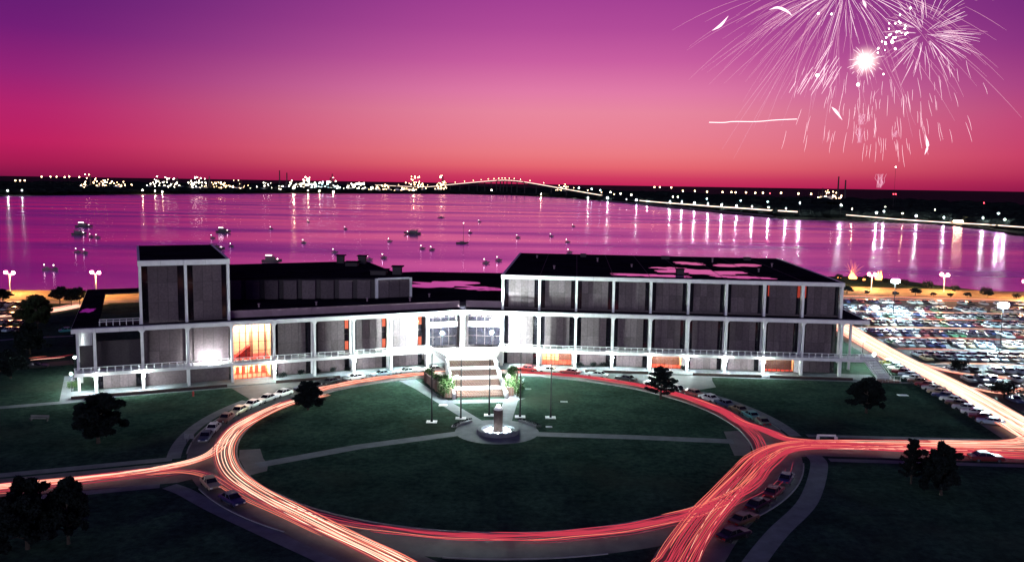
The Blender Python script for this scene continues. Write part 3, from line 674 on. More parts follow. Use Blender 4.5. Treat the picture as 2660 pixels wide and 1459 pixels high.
# ------------------------------------------------------------------ foliage builders
def leaf_mesh(name, spots, n, size, seed, m):
    """spots: list of (centre, radius vector); n small leaf faces spread through each clump"""
    r = random.Random(seed); v = []; f = []
    for (c, rad) in spots:
        for _ in range(n):
            while True:
                q = Vector((r.uniform(-1, 1), r.uniform(-1, 1), r.uniform(-1, 1)))
                if .12 < q.length < 1: break
            q *= (.6 + .4 * q.length)
            p = Vector((c[0] + q.x * rad[0], c[1] + q.y * rad[1], c[2] + q.z * rad[2]))
            a = Vector((r.gauss(0, 1), r.gauss(0, 1), r.gauss(0, .6))).normalized(); b_ = a.cross(Vector((r.gauss(0, 1), r.gauss(0, 1), r.gauss(0, 1)))).normalized()
            s = size * r.uniform(.6, 1.35); o = len(v)
            v += [p - a * s, p + b_ * s * .5, p + a * s, p - b_ * s * .5]; f.append((o, o + 1, o + 2, o + 3))
    me = bpy.data.meshes.new(name); me.from_pydata([tuple(x) for x in v], [], f); me.update(); me.materials.append(m); return me
TP = {}
def tree_proto(kind, seed):
    """unit trees about 10 m tall: a trunk with limbs and a crown of leaf clumps"""
    r = random.Random(seed); tb = MB(); spots = []
    if kind == 'broad':
        tb.tube([(0, 0, 0), (.05, .02, 1.2), (-.05, .06, 2.6), (.1, 0, 4.5), (0, .1, 7.2)], [.34, .27, .23, .17, .06], 8)
        for k_ in range(9):
            a = k_ * 2.4 + r.uniform(-.3, .3); h = 1.2 + k_ * .6; L = r.uniform(2.2, 3.3) * (1 - .04 * k_)
            e = (L * math.cos(a), L * math.sin(a), h + r.uniform(.6, 1.6)); tb.tube([(0, 0, h), (e[0] * .5, e[1] * .5, h + .7), e], [.14, .09, .035], 5)
            spots += [((e[0] + r.gauss(0, .8), e[1] + r.gauss(0, .8), e[2] + r.gauss(0, .6)), (r.uniform(.5, 1.0), r.uniform(.5, 1.0), r.uniform(.4, .8))) for _ in range(4)]
        for k_ in range(44):
            a = r.uniform(0, 6.28); h = r.uniform(2.0, 9.0); w = 3.3 * math.sin(math.pi * min(.96, max(.1, (h - .6) / 9.2))) * r.uniform(.35, 1.0)
            spots.append(((w * math.cos(a), w * math.sin(a), h), (r.uniform(.6, 1.2), r.uniform(.6, 1.2), r.uniform(.5, 1.0))))
        n, sz = 250, .3
    elif kind == 'spiky':
        tb.tube([(0, 0, 0), (0, 0, 4), (0, 0, 9.6)], [.3, .2, .04], 8)
        for k_ in range(34):
            h = 1.3 + 8.2 * k_ / 34; a = k_ * 2.39996; L = (3.7 * (1 - ((h - 1.3) / 9.6)) + .4) * r.uniform(.8, 1.12)
            e = (L * math.cos(a), L * math.sin(a), h + .35 * L); tb.tube([(0, 0, h), e], [.06, .02], 4)
            for q in (.35, .6, .82, 1.0): spots.append(((e[0] * q, e[1] * q, h + .35 * L * q), (.42 + .25 * (1 - q), .42 + .25 * (1 - q), .34)))
        n, sz = 46, .34
    else:   # young park tree
        tb.tube([(0, 0, 0), (.03, 0, 2.6), (0, .05, 5.4)], [.2, .15, .06], 7)
        for k_ in range(12):
            a = k_ * 2.39996; L = r.uniform(1.1, 2.4); h = 3.2 + k_ * .38; e = (L * math.cos(a), L * math.sin(a), h + .9)
            tb.tube([(0, 0, h - .6), e], [.07, .02], 4); spots.append((e, (r.uniform(.8, 1.3), r.uniform(.8, 1.3), r.uniform(.7, 1.1))))
        spots.append(((0, 0, 8.3), (1.0, 1.0, 1.3))); spots.append(((.2, 0, 6.6), (1.5, 1.5, 1.4))); n, sz = 230, .32
    tm = bpy.data.meshes.new('trunk_' + kind); tm.from_pydata([tuple(x) for x in tb.v], [], tb.f); tm.materials.append(M_['bark'])
    return tm, leaf_mesh('crown_' + kind, spots, n, sz, seed + 5, M_['leaf'])
for kd in ('broad', 'spiky', 'young'):
    for sd in (1, 2): TP[kd, sd] = tree_proto(kd, sd * 17 + len(kd))
def tree(label, kind, sd, loc, h, w, rz, group='park trees', name='park_tree', dark=False):
    e = thing(name, label, 'tree', loc, group); tm, cm = TP[kind, sd]
    for nm, me in (('trunk', tm), ('crown', cm)):
        o = bpy.data.objects.new(nm, me); COL.objects.link(o); o.parent = e
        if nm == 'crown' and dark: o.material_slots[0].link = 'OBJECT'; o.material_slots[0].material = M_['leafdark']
    wf = {'broad': 8.6, 'spiky': 7.6, 'young': 5.2}[kind]
    e.scale = (w / wf, w / wf, h / 10); e.rotation_euler = (0, 0, rz); return e
def tpx(label, kind, sd, bx, by, top, wpx, rz, **k):
    """tree standing at a surveyed ground spot, sized by its measured height and width"""
    p = G(bx, by); d = (p - Vector((0, 0, CAMH))).length / FPX
    return tree(label, kind, sd, p, (by - top) * d * 1.02, wpx * d * .94, rz, **k)
tpx('dark double-crowned tree on the circle lawn beside the left curve of the drive', 'broad', 1, 800, 1064, 985, 96, .4, dark=True)
tpx('spiky dark pine on the circle edge in front of the right wing', 'spiky', 1, 1716, 1036, 952, 96, .2, dark=True)
tpx('lone dark tree on the lawn below the right end staircase', 'broad', 2, 2250, 1072, 982, 100, 1.1, dark=True)
tpx('larger of the two dark trees below the east road', 'broad', 1, 2444, 1285, 1154, 104, 2.2, dark=True)
tpx('smaller left one of the two dark trees below the east road', 'spiky', 2, 2366, 1256, 1150, 64, .9, dark=True)
tpx('wide dark tree on the lawn in front of the left wing', 'broad', 2, 256, 1150, 1030, 140, 2.9, dark=True)
tpx('big dark tree at the lower left edge below the west road', 'broad', 1, 72, 1425, 1250, 150, 3.7, dark=True)
tpx('dark tree right of the big one at lower left below the west road', 'broad', 2, 178, 1412, 1252, 110, 1.9, dark=True)
tpx('tall round tree beside the far left parking row', 'broad', 2, 96, 852, 772, 92, .8)
tpx('middle tree of the three along the left edge lawn', 'broad', 1, 78, 920, 842, 84, 4.2, dark=True)
tpx('lowest tree of the three along the left edge lawn', 'broad', 2, 28, 982, 915, 74, 5.0, dark=True)
tpx('left tree of the trio on the orange-lit lakeshore', 'young', 1, 156, 797, 748, 44, .3, dark=True)
tpx('middle tree of the trio on the orange-lit lakeshore', 'young', 2, 186, 798, 752, 30, 1.3, dark=True)
tpx('right tree of the trio on the orange-lit lakeshore, nearest the roof', 'young', 1, 208, 797, 748, 28, 2.6, dark=True)
tpx('low dark tree at the far left edge beside the lamp post', 'young', 2, 8, 790, 754, 40, 3.3, dark=True)
for i, (px, py, w, h) in enumerate(((2200, 762, 26, 16), (2252, 766, 12, 10), (2326, 770, 14, 11), (2378, 767, 22, 15), (2424, 770, 13, 9), (2468, 773, 14, 10), (2512, 773, 16, 11), (2566, 772, 20, 12))):
    tpx('%s small dark tree from the building along the orange lakeshore verge' % ordw(i), 'young', 1 + i % 2, px, py, py - h * 1.15, w * 1.1, i * .9, group='small trees on the lakeshore verge', dark=True)
# shrubs
def shrub_mesh(seed, tall=1.0):
    r = random.Random(seed); sp = []
    for k_ in range(14):
        a = r.uniform(0, 6.28); w = r.uniform(.1, .62); sp.append(((w * math.cos(a), w * math.sin(a), r.uniform(.35, .85) * tall), (.36, .36, .32 * tall)))
    return leaf_mesh('foliage', sp, 55, .085, seed, M_['shrub'])
SH = [shrub_mesh(3), shrub_mesh(4), shrub_mesh(5, 1.8)]
def shrub(label, k_, loc, s, rz=0, group='shrubs', name='shrub', dark=False):
    e = thing(name, label, 'shrub', loc, group)
    o = bpy.data.objects.new('foliage', SH[k_]); COL.objects.link(o); o.parent = e
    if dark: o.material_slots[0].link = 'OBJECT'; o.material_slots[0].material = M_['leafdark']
    st_ = MB().tube([(0, 0, 0), (0, 0, .6)], .06, 5); me = bpy.data.meshes.new('stem'); me.from_pydata([tuple(x) for x in st_.v], [], st_.f); me.materials.append(M_['bark'])
    q = bpy.data.objects.new('stem', me); COL.objects.link(q); q.parent = e
    e.scale = (s, s, s); e.rotation_euler[2] = rz; return e
for i, (px, py) in enumerate(((734, 981), (779, 974), (822, 970), (864, 967), (904, 965))):
    shrub('%s round bush from the lit lobby along the left wing' % ordw(i), i % 2, G(px, py), 1.25, i, 'bushes along the building front', 'round_bush', True)
for i, (px, py) in enumerate(((1506, 955), (1539, 954), (1569, 953), (1777, 963))):
    shrub('%s round bush from the entrance along the right wing' % ordw(i), i % 2, G(px, py), 1.3, i, 'bushes along the building front', 'round_bush', True)
shrub('round bush at the lamp by the left end corner', 0, G(189, 1008), 1.5, 0, 'bushes along the building front', 'round_bush')
shrub('dark bush on an island at the edge of the parking lot', 1, G(2482, 966), 3.2, 0, 'bushes in the lot', 'round_bush', True)
shrub('large dark dome bush on the lot island near the right edge', 0, G(2608, 1032), 3.4, 1, 'bushes in the lot', 'round_bush', True)
for sg, sd in ((-1, 'left'), (1, 'right')):
    for i, (d, l, s, kk) in enumerate(((30.2, 6.5, 1.9, 2), (27.5, 6.9, 1.4, 0), (24.6, 7.6, 1.3, 1), (21.6, 8.3, 1.25, 0), (18.6, 9.0, 1.3, 1), (16.0, 9.6, 1.4, 0), (22.0, 6.4, 1.2, 1))):
        p = FA(d, sg * l, 1.55 if i else .6); shrub('%s leafy planter shrub from the front, %s side of the staircase' % (ordw(i), sd), kk, p, s * 1.05, i, 'planter shrubs beside the staircase', 'planter_shrub')
for i, (d, l) in enumerate(((31.6, -7.7), (31.9, 7.9))):
    shrub('tall ivy column at the front %s corner of the staircase planter' % ('left', 'right')[i], 2, FA(d, l, 0), 2.0, i, 'ivy columns', 'ivy_column')

# ------------------------------------------------------------------ fountain, flagpoles, lamps near the stairs
p0 = Vector((CC.x + .2, CC.y - .2, 0))
fo = thing('fountain', 'round lit fountain with a brick pillar darkened as if backlit at the centre of the circle', 'fountain', p0)
b = MB(); n_ = 40
prof = [(3.85, 0), (3.85, .55), (3.75, .62), (3.05, .62), (2.98, .55), (2.98, .1)]
o = 0
for r_, z_ in prof:
    for k_ in range(n_): a = 2 * math.pi * k_ / n_; b.v.append(Vector((p0.x + r_ * math.cos(a), p0.y + r_ * math.sin(a), z_ + .03)))
for i in range(5):
    for k_ in range(n_): j = (k_ + 1) % n_; b.f.append((i * n_ + k_, i * n_ + j, (i + 1) * n_ + j, (i + 1) * n_ + k_))
b.build('basin_rim', M_['concrete'], fo)
MB().sheet([(p0.x + 3.0 * math.cos(6.2832 * k_ / 32), p0.y + 3.0 * math.sin(6.2832 * k_ / 32)) for k_ in range(32)], .14).build('basin_floor', M_['white'], fo)
pm_ = MB().lathe([(.82, .1), (.82, 4.1), (.74, 4.14)], p0, 20).build('pillar', M_['darkbrick'], fo)  # shade of the backlit side put into the brick colour
MB().lathe([(.8, 4.14), (.78, 4.35), (.5, 4.62), (.12, 4.75), (.1, 5.2)], p0, 16).build('pillar_cap', M_['white'], fo)
for k_ in range(8): MB().ball(p0 + Vector((1.95 * math.cos(.785 * k_), 1.95 * math.sin(.785 * k_), .35)), .13, 8, 5).build('basin_light', E_['fountain'], fo)
gm = glassmat('fountain_water', (.9, .97, 1)); MB().sheet([(p0.x + 2.98 * math.cos(6.2832 * k_ / 32), p0.y + 2.98 * math.sin(6.2832 * k_ / 32)) for k_ in range(32)], .5).build('water', gm, fo)
MB().box((p0.x - .25, p0.y - .25, 4.8), (p0.x + .25, p0.y + .25, 4.95)).build('cap_light', E_['globe'], fo)
for sg, a0, a1, lb in ((0, 128, 165, 'low curved flower bed on the upper left rim of the fountain plaza'), (1, 22, 60, 'low curved flower bed on the upper right rim of the fountain plaza')):
    e = thing('flower_bed', lb, 'flower bed', CP(8.1, (a0 + a1) / 2)); bb = ringwall(7.7, 8.7, a0, a1, 0, .3); bb.build('border', M_['kerb'], e)
    sp = [(CP(8.2, a0 + (a1 - a0) * i / 16, .45) - ORG[e.name], (.4, .4, .25)) for i in range(17)]
    o = bpy.data.objects.new('foliage', leaf_mesh('bed_foliage', sp, 30, .09, 70 + sg, M_['leafdark'])); COL.objects.link(o); o.parent = e
for i, (bx, by, ty) in enumerate(((1121.5, 1095, 922), (1197, 1086, 922), (1271, 1078, 895), (1351, 1082, 918), (1430, 1084, 922))):
    p = G(bx, by); h = (by - ty) * ((p - Vector((0, 0, CAMH))).length / FPX)
    e = thing('flagpole', '%s dark flagpole from the left in the row above the fountain' % ordw(i), 'flagpole', p, 'flagpoles in the circle')
    MB().box((p.x - 1.0, p.y - .8, 0), (p.x + 1.0, p.y + .8, .09)).build('base_slab', M_['white'], e)
    MB().lathe([(.24, .09), (.2, .5), (.12, .6)], p, 10).build('base_collar', M_['metal'], e)
    MB().tube([p + Vector((0, 0, .5)), p + Vector((0, 0, h * .5)), p + Vector((0, 0, h))], [.15, .12, .07], 8).build('pole', M_['metal'], e)
    MB().ball(p + Vector((0, 0, 1.9)), .2, 8, 5).build('cleat_box', M_['metal'], e); MB().ball(p + Vector((0, 0, h + .12)), .14, 8, 5).build('finial', M_['chrome'], e)
def lamp_post(label, p, h, em, r=.26, group='globe lamps', name='lamp_post', m='metal'):
    e = thing(name, label, 'lamp', p, group)
    MB().lathe([(.16, 0), (.14, .25), (.07, .4)], p, 8).build('base', M_[m], e)
    MB().tube([p + Vector((0, 0, .3)), p + Vector((0, 0, h - r * .8))], [.07, .05], 6).build('pole', M_[m], e)
    MB().ball(p + Vector((0, 0, h)), r, 10, 6).build('globe', E_[em], e, smooth=True); return e
E_['post'] = emat('post_lamp', (.88, 1.0, .96), 3200)
lamp_post('globe lamp at the left foot of the grand staircase', FA(32.2, -5.0, 0), 4.6, 'post')
lamp_post('globe lamp at the right foot of the grand staircase', FA(32.4, 5.9, 0), 4.6, 'post')
lamp_post('floodlight globe on the left of the entrance landing', FA(7.5, -5.9, 4.56), 4.9, 'flood', .3)
lamp_post('floodlight globe on the right of the entrance landing', FA(7.0, 5.9, 4.56), 4.8, 'flood', .3)
E_['corner'] = emat('corner_lamp', (.86, 1, .96), 1300)
lamp_post('bright globe lamp on the lawn at the left end corner', G(187, 1018), 3.9, 'corner', .24)
lamp_post('bright globe lamp by the far left column', G(196, 985), 5.0, 'corner', .24)
lamp_post('bright globe lamp beside the right end staircase', G(2268, 962), 4.0, 'soffit', .26)
lamp_post('bright lamp between the right end staircase and the avenue', G(2240, 925), 4.5, 'soffit', .24)
lamp_post('bright lamp behind the right end columns', G(2208, 900), 4.5, 'soffit', .24)
# lamps hung under the balcony at the columns
def soffit(F, s, label, em='soffit', r=.23):
    p = F(s, -.5, 3.75); e = thing('bracket_lamp', label, 'lamp', F(s, -.11, 3.3), 'bracket lamps under the balcony')
    MB().tube([F(s, -.1, 3.3), F(s, -.55, 3.4)], .04, 5).build('arm', M_['metal'], e); MB().ball(F(s, -.78, 3.3), r, 8, 5).build('globe', E_[em], e, smooth=True)
for i in (0, 1, 4, 6, 8): soffit(FL, 9 * i + .02, 'bracket lamp under the balcony on the %s column of the left wing' % ordw(i))
for i in (1, 2, 3, 4, 5, 6, 7): soffit(FR, 9 * i + .02, 'bracket lamp under the balcony on the %s column of the right wing' % ordw(i))
# one floodlight washing the upper wall beside the lobby
e = thing('wall_floodlight', 'floodlight on the balcony washing the white-lit wall left of the lobby', 'lamp', FL(22.6, .6, Z_BT))
MB().box((22.3, .4, Z_BT), (22.9, .8, 4.75), FL).build('base', M_['metal'], e); MB().ball(FL(22.6, .6, 5.0), .16, 8, 5).build('globe', E_['wash'], e, smooth=True)
# right-end white staircase
es = thing('exterior_stair', 'white exterior stair with railings at the right end of the building', 'staircase', FR(89, 0, 0))
MB().box((86.6, 3.0, 3.9), (90.2, 6.4, 4.5), FR).build('landing', M_['white'], es)
for j in range(14):
    MB().box((86.9 + j * .16, 2.6 - j * .38, 4.2 - j * .3), (89.8 + j * .16, 3.0 - j * .38, 4.42 - j * .3), FR).build('step', M_['white'], es)
for s_ in (86.8, 89.9):
    MB().tube([FR(s_, 3, 5.5), FR(s_ + 2.24, -2.6, 1.3)], .07, 5).build('handrail', M_['white_metal'], es)
    for j in range(6): q = j / 5; MB().tube([FR(s_ + 2.24 * q, 3 - 5.6 * q, 4.4 - 4.1 * q), FR(s_ + 2.24 * q, 3 - 5.6 * q, 5.5 - 4.2 * q)], .05, 4).build('baluster', M_['white_metal'], es)
    MB().prism([(0, 0), (1, 0), (1, 1), (0, 1)], 0, 1, lambda x, y, z, s_=s_: FR(s_ + 2.24 * y + x * .12, 3 - 5.6 * y, (4.1 - 4.1 * y) + z * .5)).build('stringer', M_['white'], es)
MB().box((88, -4.6, .05), (93.5, -2.8, .5), FR).build('stair_foot', M_['brick'], es)
for s_ in (88, 90, 92, 93.4): MB().tube([FR(s_, -4.4, .5), FR(s_, -4.4, 1.6)], .06, 5).build('post', M_['white_metal'], es)
MB().tube([FR(88, -4.4, 1.6), FR(93.4, -4.4, 1.6)], .06, 5).build('handrail', M_['white_metal'], es)

# ------------------------------------------------------------------ lawn furniture
def plaque(label, px, py, w, d):
    p = G(px, py); o = MB().box((p.x - w / 2, p.y - d / 2, 0), (p.x + w / 2, p.y + d / 2, .07)); o.box((p.x - w / 4, p.y - d / 4, .07), (p.x + w / 4, p.y + d / 4, .1)); return tag(o.build('utility_cover', M_['white'], loc=p), label, 'cover', 'concrete covers on the lawn')
plaque('pale concrete cover on the lawn beside the left diagonal path', 1151, 1052, 1.7, 1.1)
plaque('pale concrete cover on the lawn right of the fountain plaza', 1426, 1108, 1.2, .8)
plaque('pale concrete cover on the lawn right of the flagpoles', 1465, 1043, 1.5, .9)
plaque('faint concrete cover on the lawn beside the right path', 1372, 1010, 1.3, .7)
plaque('faint concrete covers on the lawn below the right end stairs', 2345, 1026, 2.2, 1.2)
p = G(502, 1028); e = thing('fire_hydrant', 'red fire hydrant at the lawn corner in front of the left wing', 'hydrant', p)
MB().lathe([(.22, 0), (.22, .1), (.15, .12), (.15, .75), (.2, .78), (.17, .95), (.05, 1.05)], p, 10).build('barrel', M_['red'], e)
MB().tube([p + Vector((-.26, 0, .55)), p + Vector((.26, 0, .55))], .07, 6).build('outlet_caps', M_['red'], e)
p = G(492, 1152); e = thing('double_sign', 'small pale two-panel sign beside the left curving walk', 'sign', p)
for dx in (-.45, .45):
    MB().box((p.x + dx - .36, p.y - .03, .9), (p.x + dx + .36, p.y + .03, 1.8)).build('sign_panel', M_['concrete'], e); MB().box((p.x + dx - .04, p.y + .035, 0), (p.x + dx + .04, p.y + .1, 1.7)).build('post', M_['metal'], e)
p = G(102, 1092); e = thing('park_bench', 'dark bench on the lawn at the far left', 'bench', p)
MB().box((p.x - 1.7, p.y - .3, .42), (p.x + 1.7, p.y + .3, .5)).build('seat', M_['drive'], e); MB().box((p.x - 1.7, p.y + .26, .6), (p.x + 1.7, p.y + .34, 1.0)).build('backrest', M_['drive'], e)
for dx in (-1.5, 1.5): MB().box((p.x + dx - .08, p.y - .28, 0), (p.x + dx + .08, p.y + .34, .6)).build('leg', M_['metal'], e)
p = G(2146, 1144); e = thing('barricade', 'white-footed barricade rail on the north kerb of the east road', 'barricade', p)
MB().box((p.x - 1.7, p.y - .05, .85), (p.x + 1.7, p.y + .05, 1.15)).build('rail', M_['white'], e)
for dx in (-1.6, 1.6): MB().prism([(p.x + dx - .3, p.y - .3), (p.x + dx + .3, p.y - .3), (p.x + dx, p.y + .3)], 0, .84).build('foot', M_['white'], e)

# ------------------------------------------------------------------ tall lot lamps and twin lakeshore lamps
def mast(label, p, h, em='mast'):
    e = thing('lot_light_mast', label, 'lamp', p, 'tall lamps in the parking lot')
    MB().lathe([(.5, 0), (.5, .7), (.4, .75)], p, 10).build('base', M_['concrete'], e)
    MB().tube([p + Vector((0, 0, .7)), p + Vector((0, 0, h))], [.16, .1], 8).build('pole', M_['metal'], e)
    MB().box((p.x - 1.3, p.y - .07, h - .1), (p.x + 1.3, p.y + .07, h + .05)).build('crossarm', M_['metal'], e)
    for dx in (-.75, 0, .75): MB().ball(p + Vector((dx, 0, h + .6)), .65, 12, 7).build('lamp_head', E_[em], e, smooth=True)
mast('tall blazing white light mast in the parking lot near the building', G(2320, 822), 12.0)
mast('tall blazing white light mast in the parking lot near the right edge', G(2597, 912), 12.4)
def twin(label, p, h):
    e = thing('twin_globe_lamp', label, 'lamp', p, 'twin sodium lamps on the lakeshore')
    MB().lathe([(.3, 0), (.28, .3), (.14, .5)], p, 8).build('base', M_['white'], e)
    MB().tube([p + Vector((0, 0, .4)), p + Vector((0, 0, h))], [.2, .15], 7).build('pole', M_['white'], e)
    MB().tube([p + Vector((-1.3, 0, h + .3)), p + Vector((0, 0, h - .1)), p + Vector((1.3, 0, h + .1))], .08, 6).build('crossarm', M_['white'], e)
    for dx, dz in ((-1.4, .75), (1.4, .5)): MB().ball(p + Vector((dx, 0, h + dz)), .42, 12, 7).build('globe', E_['sodium'], e, smooth=True)
for lb, bx, by, h in (('twin-globe orange lamp on the shore just right of the upper roof', 2263, 752, 6.2), ('twin-globe orange lamp in the middle of the right shore', 2451, 758, 7.0), ('twin-globe orange lamp at the right edge of the shore', 2664, 778, 7.0),
                      ('twin-globe orange lamp at the far left edge of the shore', 27, 764, 7.6), ('twin-globe orange lamp rising behind the left roof strip', 250, 766, 8.0)):
    twin(lb, G(bx, by), h)

# ------------------------------------------------------------------ cars
CAR_COL = {'white': (.7, .7, .68), 'black': (.012, .012, .014), 'silver': (.38, .39, .4), 'maroon': (.16, .02, .025), 'navy': (.02, .03, .1), 'tan': (.4, .32, .2), 'yellow': (.55, .5, .12), 'teal': (.04, .2, .22), 'red': (.42, .03, .03), 'brown': (.12, .07, .04), 'pale blue': (.35, .45, .52), 'green': (.04, .12, .06)}
CM = {k_: mat('car_paint_' + k_.replace(' ', '_'), c, .28, .1, var=.03, spec=.6) for k_, c in CAR_COL.items()}
def loft(stations, close=True):
    b = MB(); n = None
    for x, sec in stations:
        n = len(sec)
        for y, z in sec: b.v.append(Vector((x, y, z)))
    for i in range(len(stations) - 1):
        for k_ in range(n): j = (k_ + 1) % n; b.f.append((i * n + k_, i * n + j, (i + 1) * n + j, (i + 1) * n + k_))
    b.f.append(tuple(n - 1 - k_ for k_ in range(n))); o = (len(stations) - 1) * n; b.f.append(tuple(o + k_ for k_ in range(n)))
    return b
def bsec(w, zb, zt): return [(-w * .9, zb), (-w, zb + .18), (-w, zt - .16), (-w * .9, zt), (w * .9, zt), (w, zt - .16), (w, zb + .18), (w * .9, zb)]
def me_of(b, name, m, smooth=False):
    me = bpy.data.meshes.new(name); me.from_pydata([tuple(x) for x in b.v], [], b.f); me.update(); me.materials.append(m)
    if smooth: me.polygons.foreach_set('use_smooth', [True] * len(me.polygons))
    return me
CB = {}
CB['body'] = me_of(loft([(-2.5, bsec(.74, .42, .74)), (-2.42, bsec(.86, .32, .86)), (-1.75, bsec(.92, .26, .93)), (-.4, bsec(.93, .24, .93)), (1.05, bsec(.93, .24, .92)), (2.2, bsec(.9, .28, .84)), (2.44, bsec(.85, .34, .78)), (2.5, bsec(.74, .44, .68))]), 'car_body', CM['white'])
gb = [(-1.72, .80, .9), (-1.1, .68, 1.36), (.28, .67, 1.38), (1.02, .80, .9)]
g = MB()
for x, w, z in gb: g.v += [Vector((x, -w, z)), Vector((x, w, z))]
g.f = [(0, 2, 3, 1), (2, 4, 5, 3), (4, 6, 7, 5), (0, 6, 4, 2), (1, 3, 5, 7)]
CB['windows'] = me_of(g, 'car_windows', M_['darkglass'])
rf = MB().prism([(-1.16, -.69), (.32, -.68), (.32, .68), (-1.16, .69)], 1.365, 1.44)
for x0, z0_, x1, z1_ in ((-1.74, .9, -1.1, 1.37), (1.04, .9, .3, 1.39), (-.35, .92, -.38, 1.38)):
    for sg in (-1, 1): rf.tube([(x0, sg * .83, z0_), (x1, sg * .69, z1_)], .045, 4)
CB['roof'] = me_of(rf, 'car_roof', CM['white'])
def wheel_me(): 
    b = MB(); prof = [(.2, -.1), (.33, -.1), (.35, -.05), (.35, .05), (.33, .1), (.2, .1)]
    for y, r_ in ((-.1, .2), (-.1, .33), (.1, .33), (.1, .2)):
        for k_ in range(12): b.v.append(Vector((r_ * math.cos(.5236 * k_), y, r_ * math.sin(.5236 * k_))))
    for i in range(3):
        for k_ in range(12): j = (k_ + 1) % 12; b.f.append((i * 12 + k_, (i + 1) * 12 + k_, (i + 1) * 12 + j, i * 12 + j))
    return me_of(b, 'tyre', M_['black'])
CB['tyre'] = wheel_me()
hb = MB()
for y in (-.09, .09):
    for k_ in range(10): hb.v.append(Vector((.2 * math.cos(.6283 * k_), y, .2 * math.sin(.6283 * k_))))
hb.f = [tuple(range(9, -1, -1)), tuple(range(10, 20))] + [(k_, (k_ + 1) % 10, 10 + (k_ + 1) % 10, 10 + k_) for k_ in range(10)]
CB['rim'] = me_of(hb, 'rim', M_['chrome'])
CB['bumper'] = me_of(MB().box((-.06, -.86, -.09), (.06, .86, .09)), 'bumper', M_['chrome'])
lgt = mat('lamp_lens', (.75, .75, .7), .2); tlm = mat('tail_lens', (.4, .02, .02), .25)
CB['headlight'] = me_of(MB().box((-.03, -.17, -.08), (.03, .17, .08)), 'headlight', lgt)
CB['taillight'] = me_of(MB().box((-.03, -.2, -.07), (.03, .2, .07)), 'taillight', tlm)
def addp(nm, parent, loc=(0, 0, 0), color=None):
    o = bpy.data.objects.new(nm, CB[nm]); COL.objects.link(o); o.parent = parent; o.location = loc
    if color: o.material_slots[0].link = 'OBJECT'; o.material_slots[0].material = CM[color]
    return o
def car(label, color, loc, rz, group, full=True, sc=1.0, name='parked_car', lights=None):
    e = bpy.data.objects.new(name, None); COL.objects.link(e); e.location = loc; e.rotation_euler = (0, 0, rz); e.scale = (sc, sc, sc); tag(e, label, 'car', group)
    addp('body', e, color=color); addp('windows', e); addp('roof', e, color=color)
    if full:
        for x in (-1.5, 1.55):
            for y in (-.82, .82): w = addp('tyre', e, (x, y, .34)); w.name = 'wheel'; addp('rim', w, (0, .03 if y > 0 else -.03, 0))
        for x in (-2.52, 2.52): addp('bumper', e, (x, 0, .45))
        for y in (-.58, .58): addp('headlight', e, (2.49, y, .64)); addp('taillight', e, (-2.5, y, .66))
    return e
def ringcar(label, color, ang, r=50.6, group='cars parked round the circle'):
    return car(label, color, CP(r, ang, .014), math.radians(ang + 90), group)
NW = [(101, 'white'), (108.5, 'white'), (116, 'silver'), (123, 'pale blue'), (130.6, 'white'), (138, 'black'), (146, 'navy'), (153, 'white'), (158.5, 'silver'), (164, 'white'), (169.5, 'tan'), (175.5, 'maroon'), (183, 'white'), (188.5, 'navy')]
for i, (a, c) in enumerate(NW): ringcar('%s sedan, %s parked car from the staircase down the left curve' % (c, ordw(i)), c, a)
NE = [(83, 'red'), (77, 'white'), (71, 'maroon'), (63.5, 'silver'), (55.3, 'black'), (47, 'white'), (40.5, 'silver'), (35, 'maroon'), (29.5, 'white'), (24, 'navy'), (18.5, 'brown'), (13.5, 'teal'), (8.5, 'black')]
for i, (a, c) in enumerate(NE): ringcar('%s sedan, %s parked car from the staircase down the right curve' % (c, ordw(i)), c, a)
for i, (a, c, r) in enumerate(((-28, 'navy', 50.7), (-36, 'maroon', 50.7), (-43, 'black', 51), (-50, 'brown', 52.6), (-55.5, 'black', 55))):
    ringcar('%s sedan, %s car from the top parked along the lower right curve' % (c, ordw(i)), c, a, r)
for i, (a, c) in enumerate(((-144, 'tan'), (-135, 'navy'))): ringcar('%s sedan, %s one parked along the lower left curve' % (c, ('upper', 'lower')[i]), c, a, 51)
car('maroon sedan stopped on the east road above the walk near the right edge', 'maroon', G(2560, 1196), math.radians(-2), 'cars on the east road', sc=1.1)
AVC = [(c, y) for c, y in zip(['yellow', 'silver', 'white', 'maroon', 'pale blue', 'white', 'brown', 'maroon', 'silver', 'tan', 'navy', 'white', 'brown', 'silver', 'white', 'maroon', 'pale blue'], [213 - 3.35 * i for i in range(17)])]
for i, (c, y) in enumerate(AVC):
    x = 92.6 + (y - 158) * .07; car('%s car, %s from the building in the row along the avenue kerb' % (c, ordw(i)), c, Vector((x + RN.uniform(-.3, .3), y, .012)), math.radians(150 + RN.uniform(-6, 6)), 'cars parked beside the avenue', full=i > 4)
LOTCOL = ['white', 'black', 'silver', 'maroon', 'navy', 'tan', 'silver', 'brown', 'pale blue', 'white', 'black', 'silver', 'navy', 'green', 'pale blue', 'black']
rows = [331, 314.8, 309.4, 297.6, 292.2, 281, 275.6, 262, 256.6, 244.5, 239.1, 225.5, 220.1, 206, 196, 187, 177]
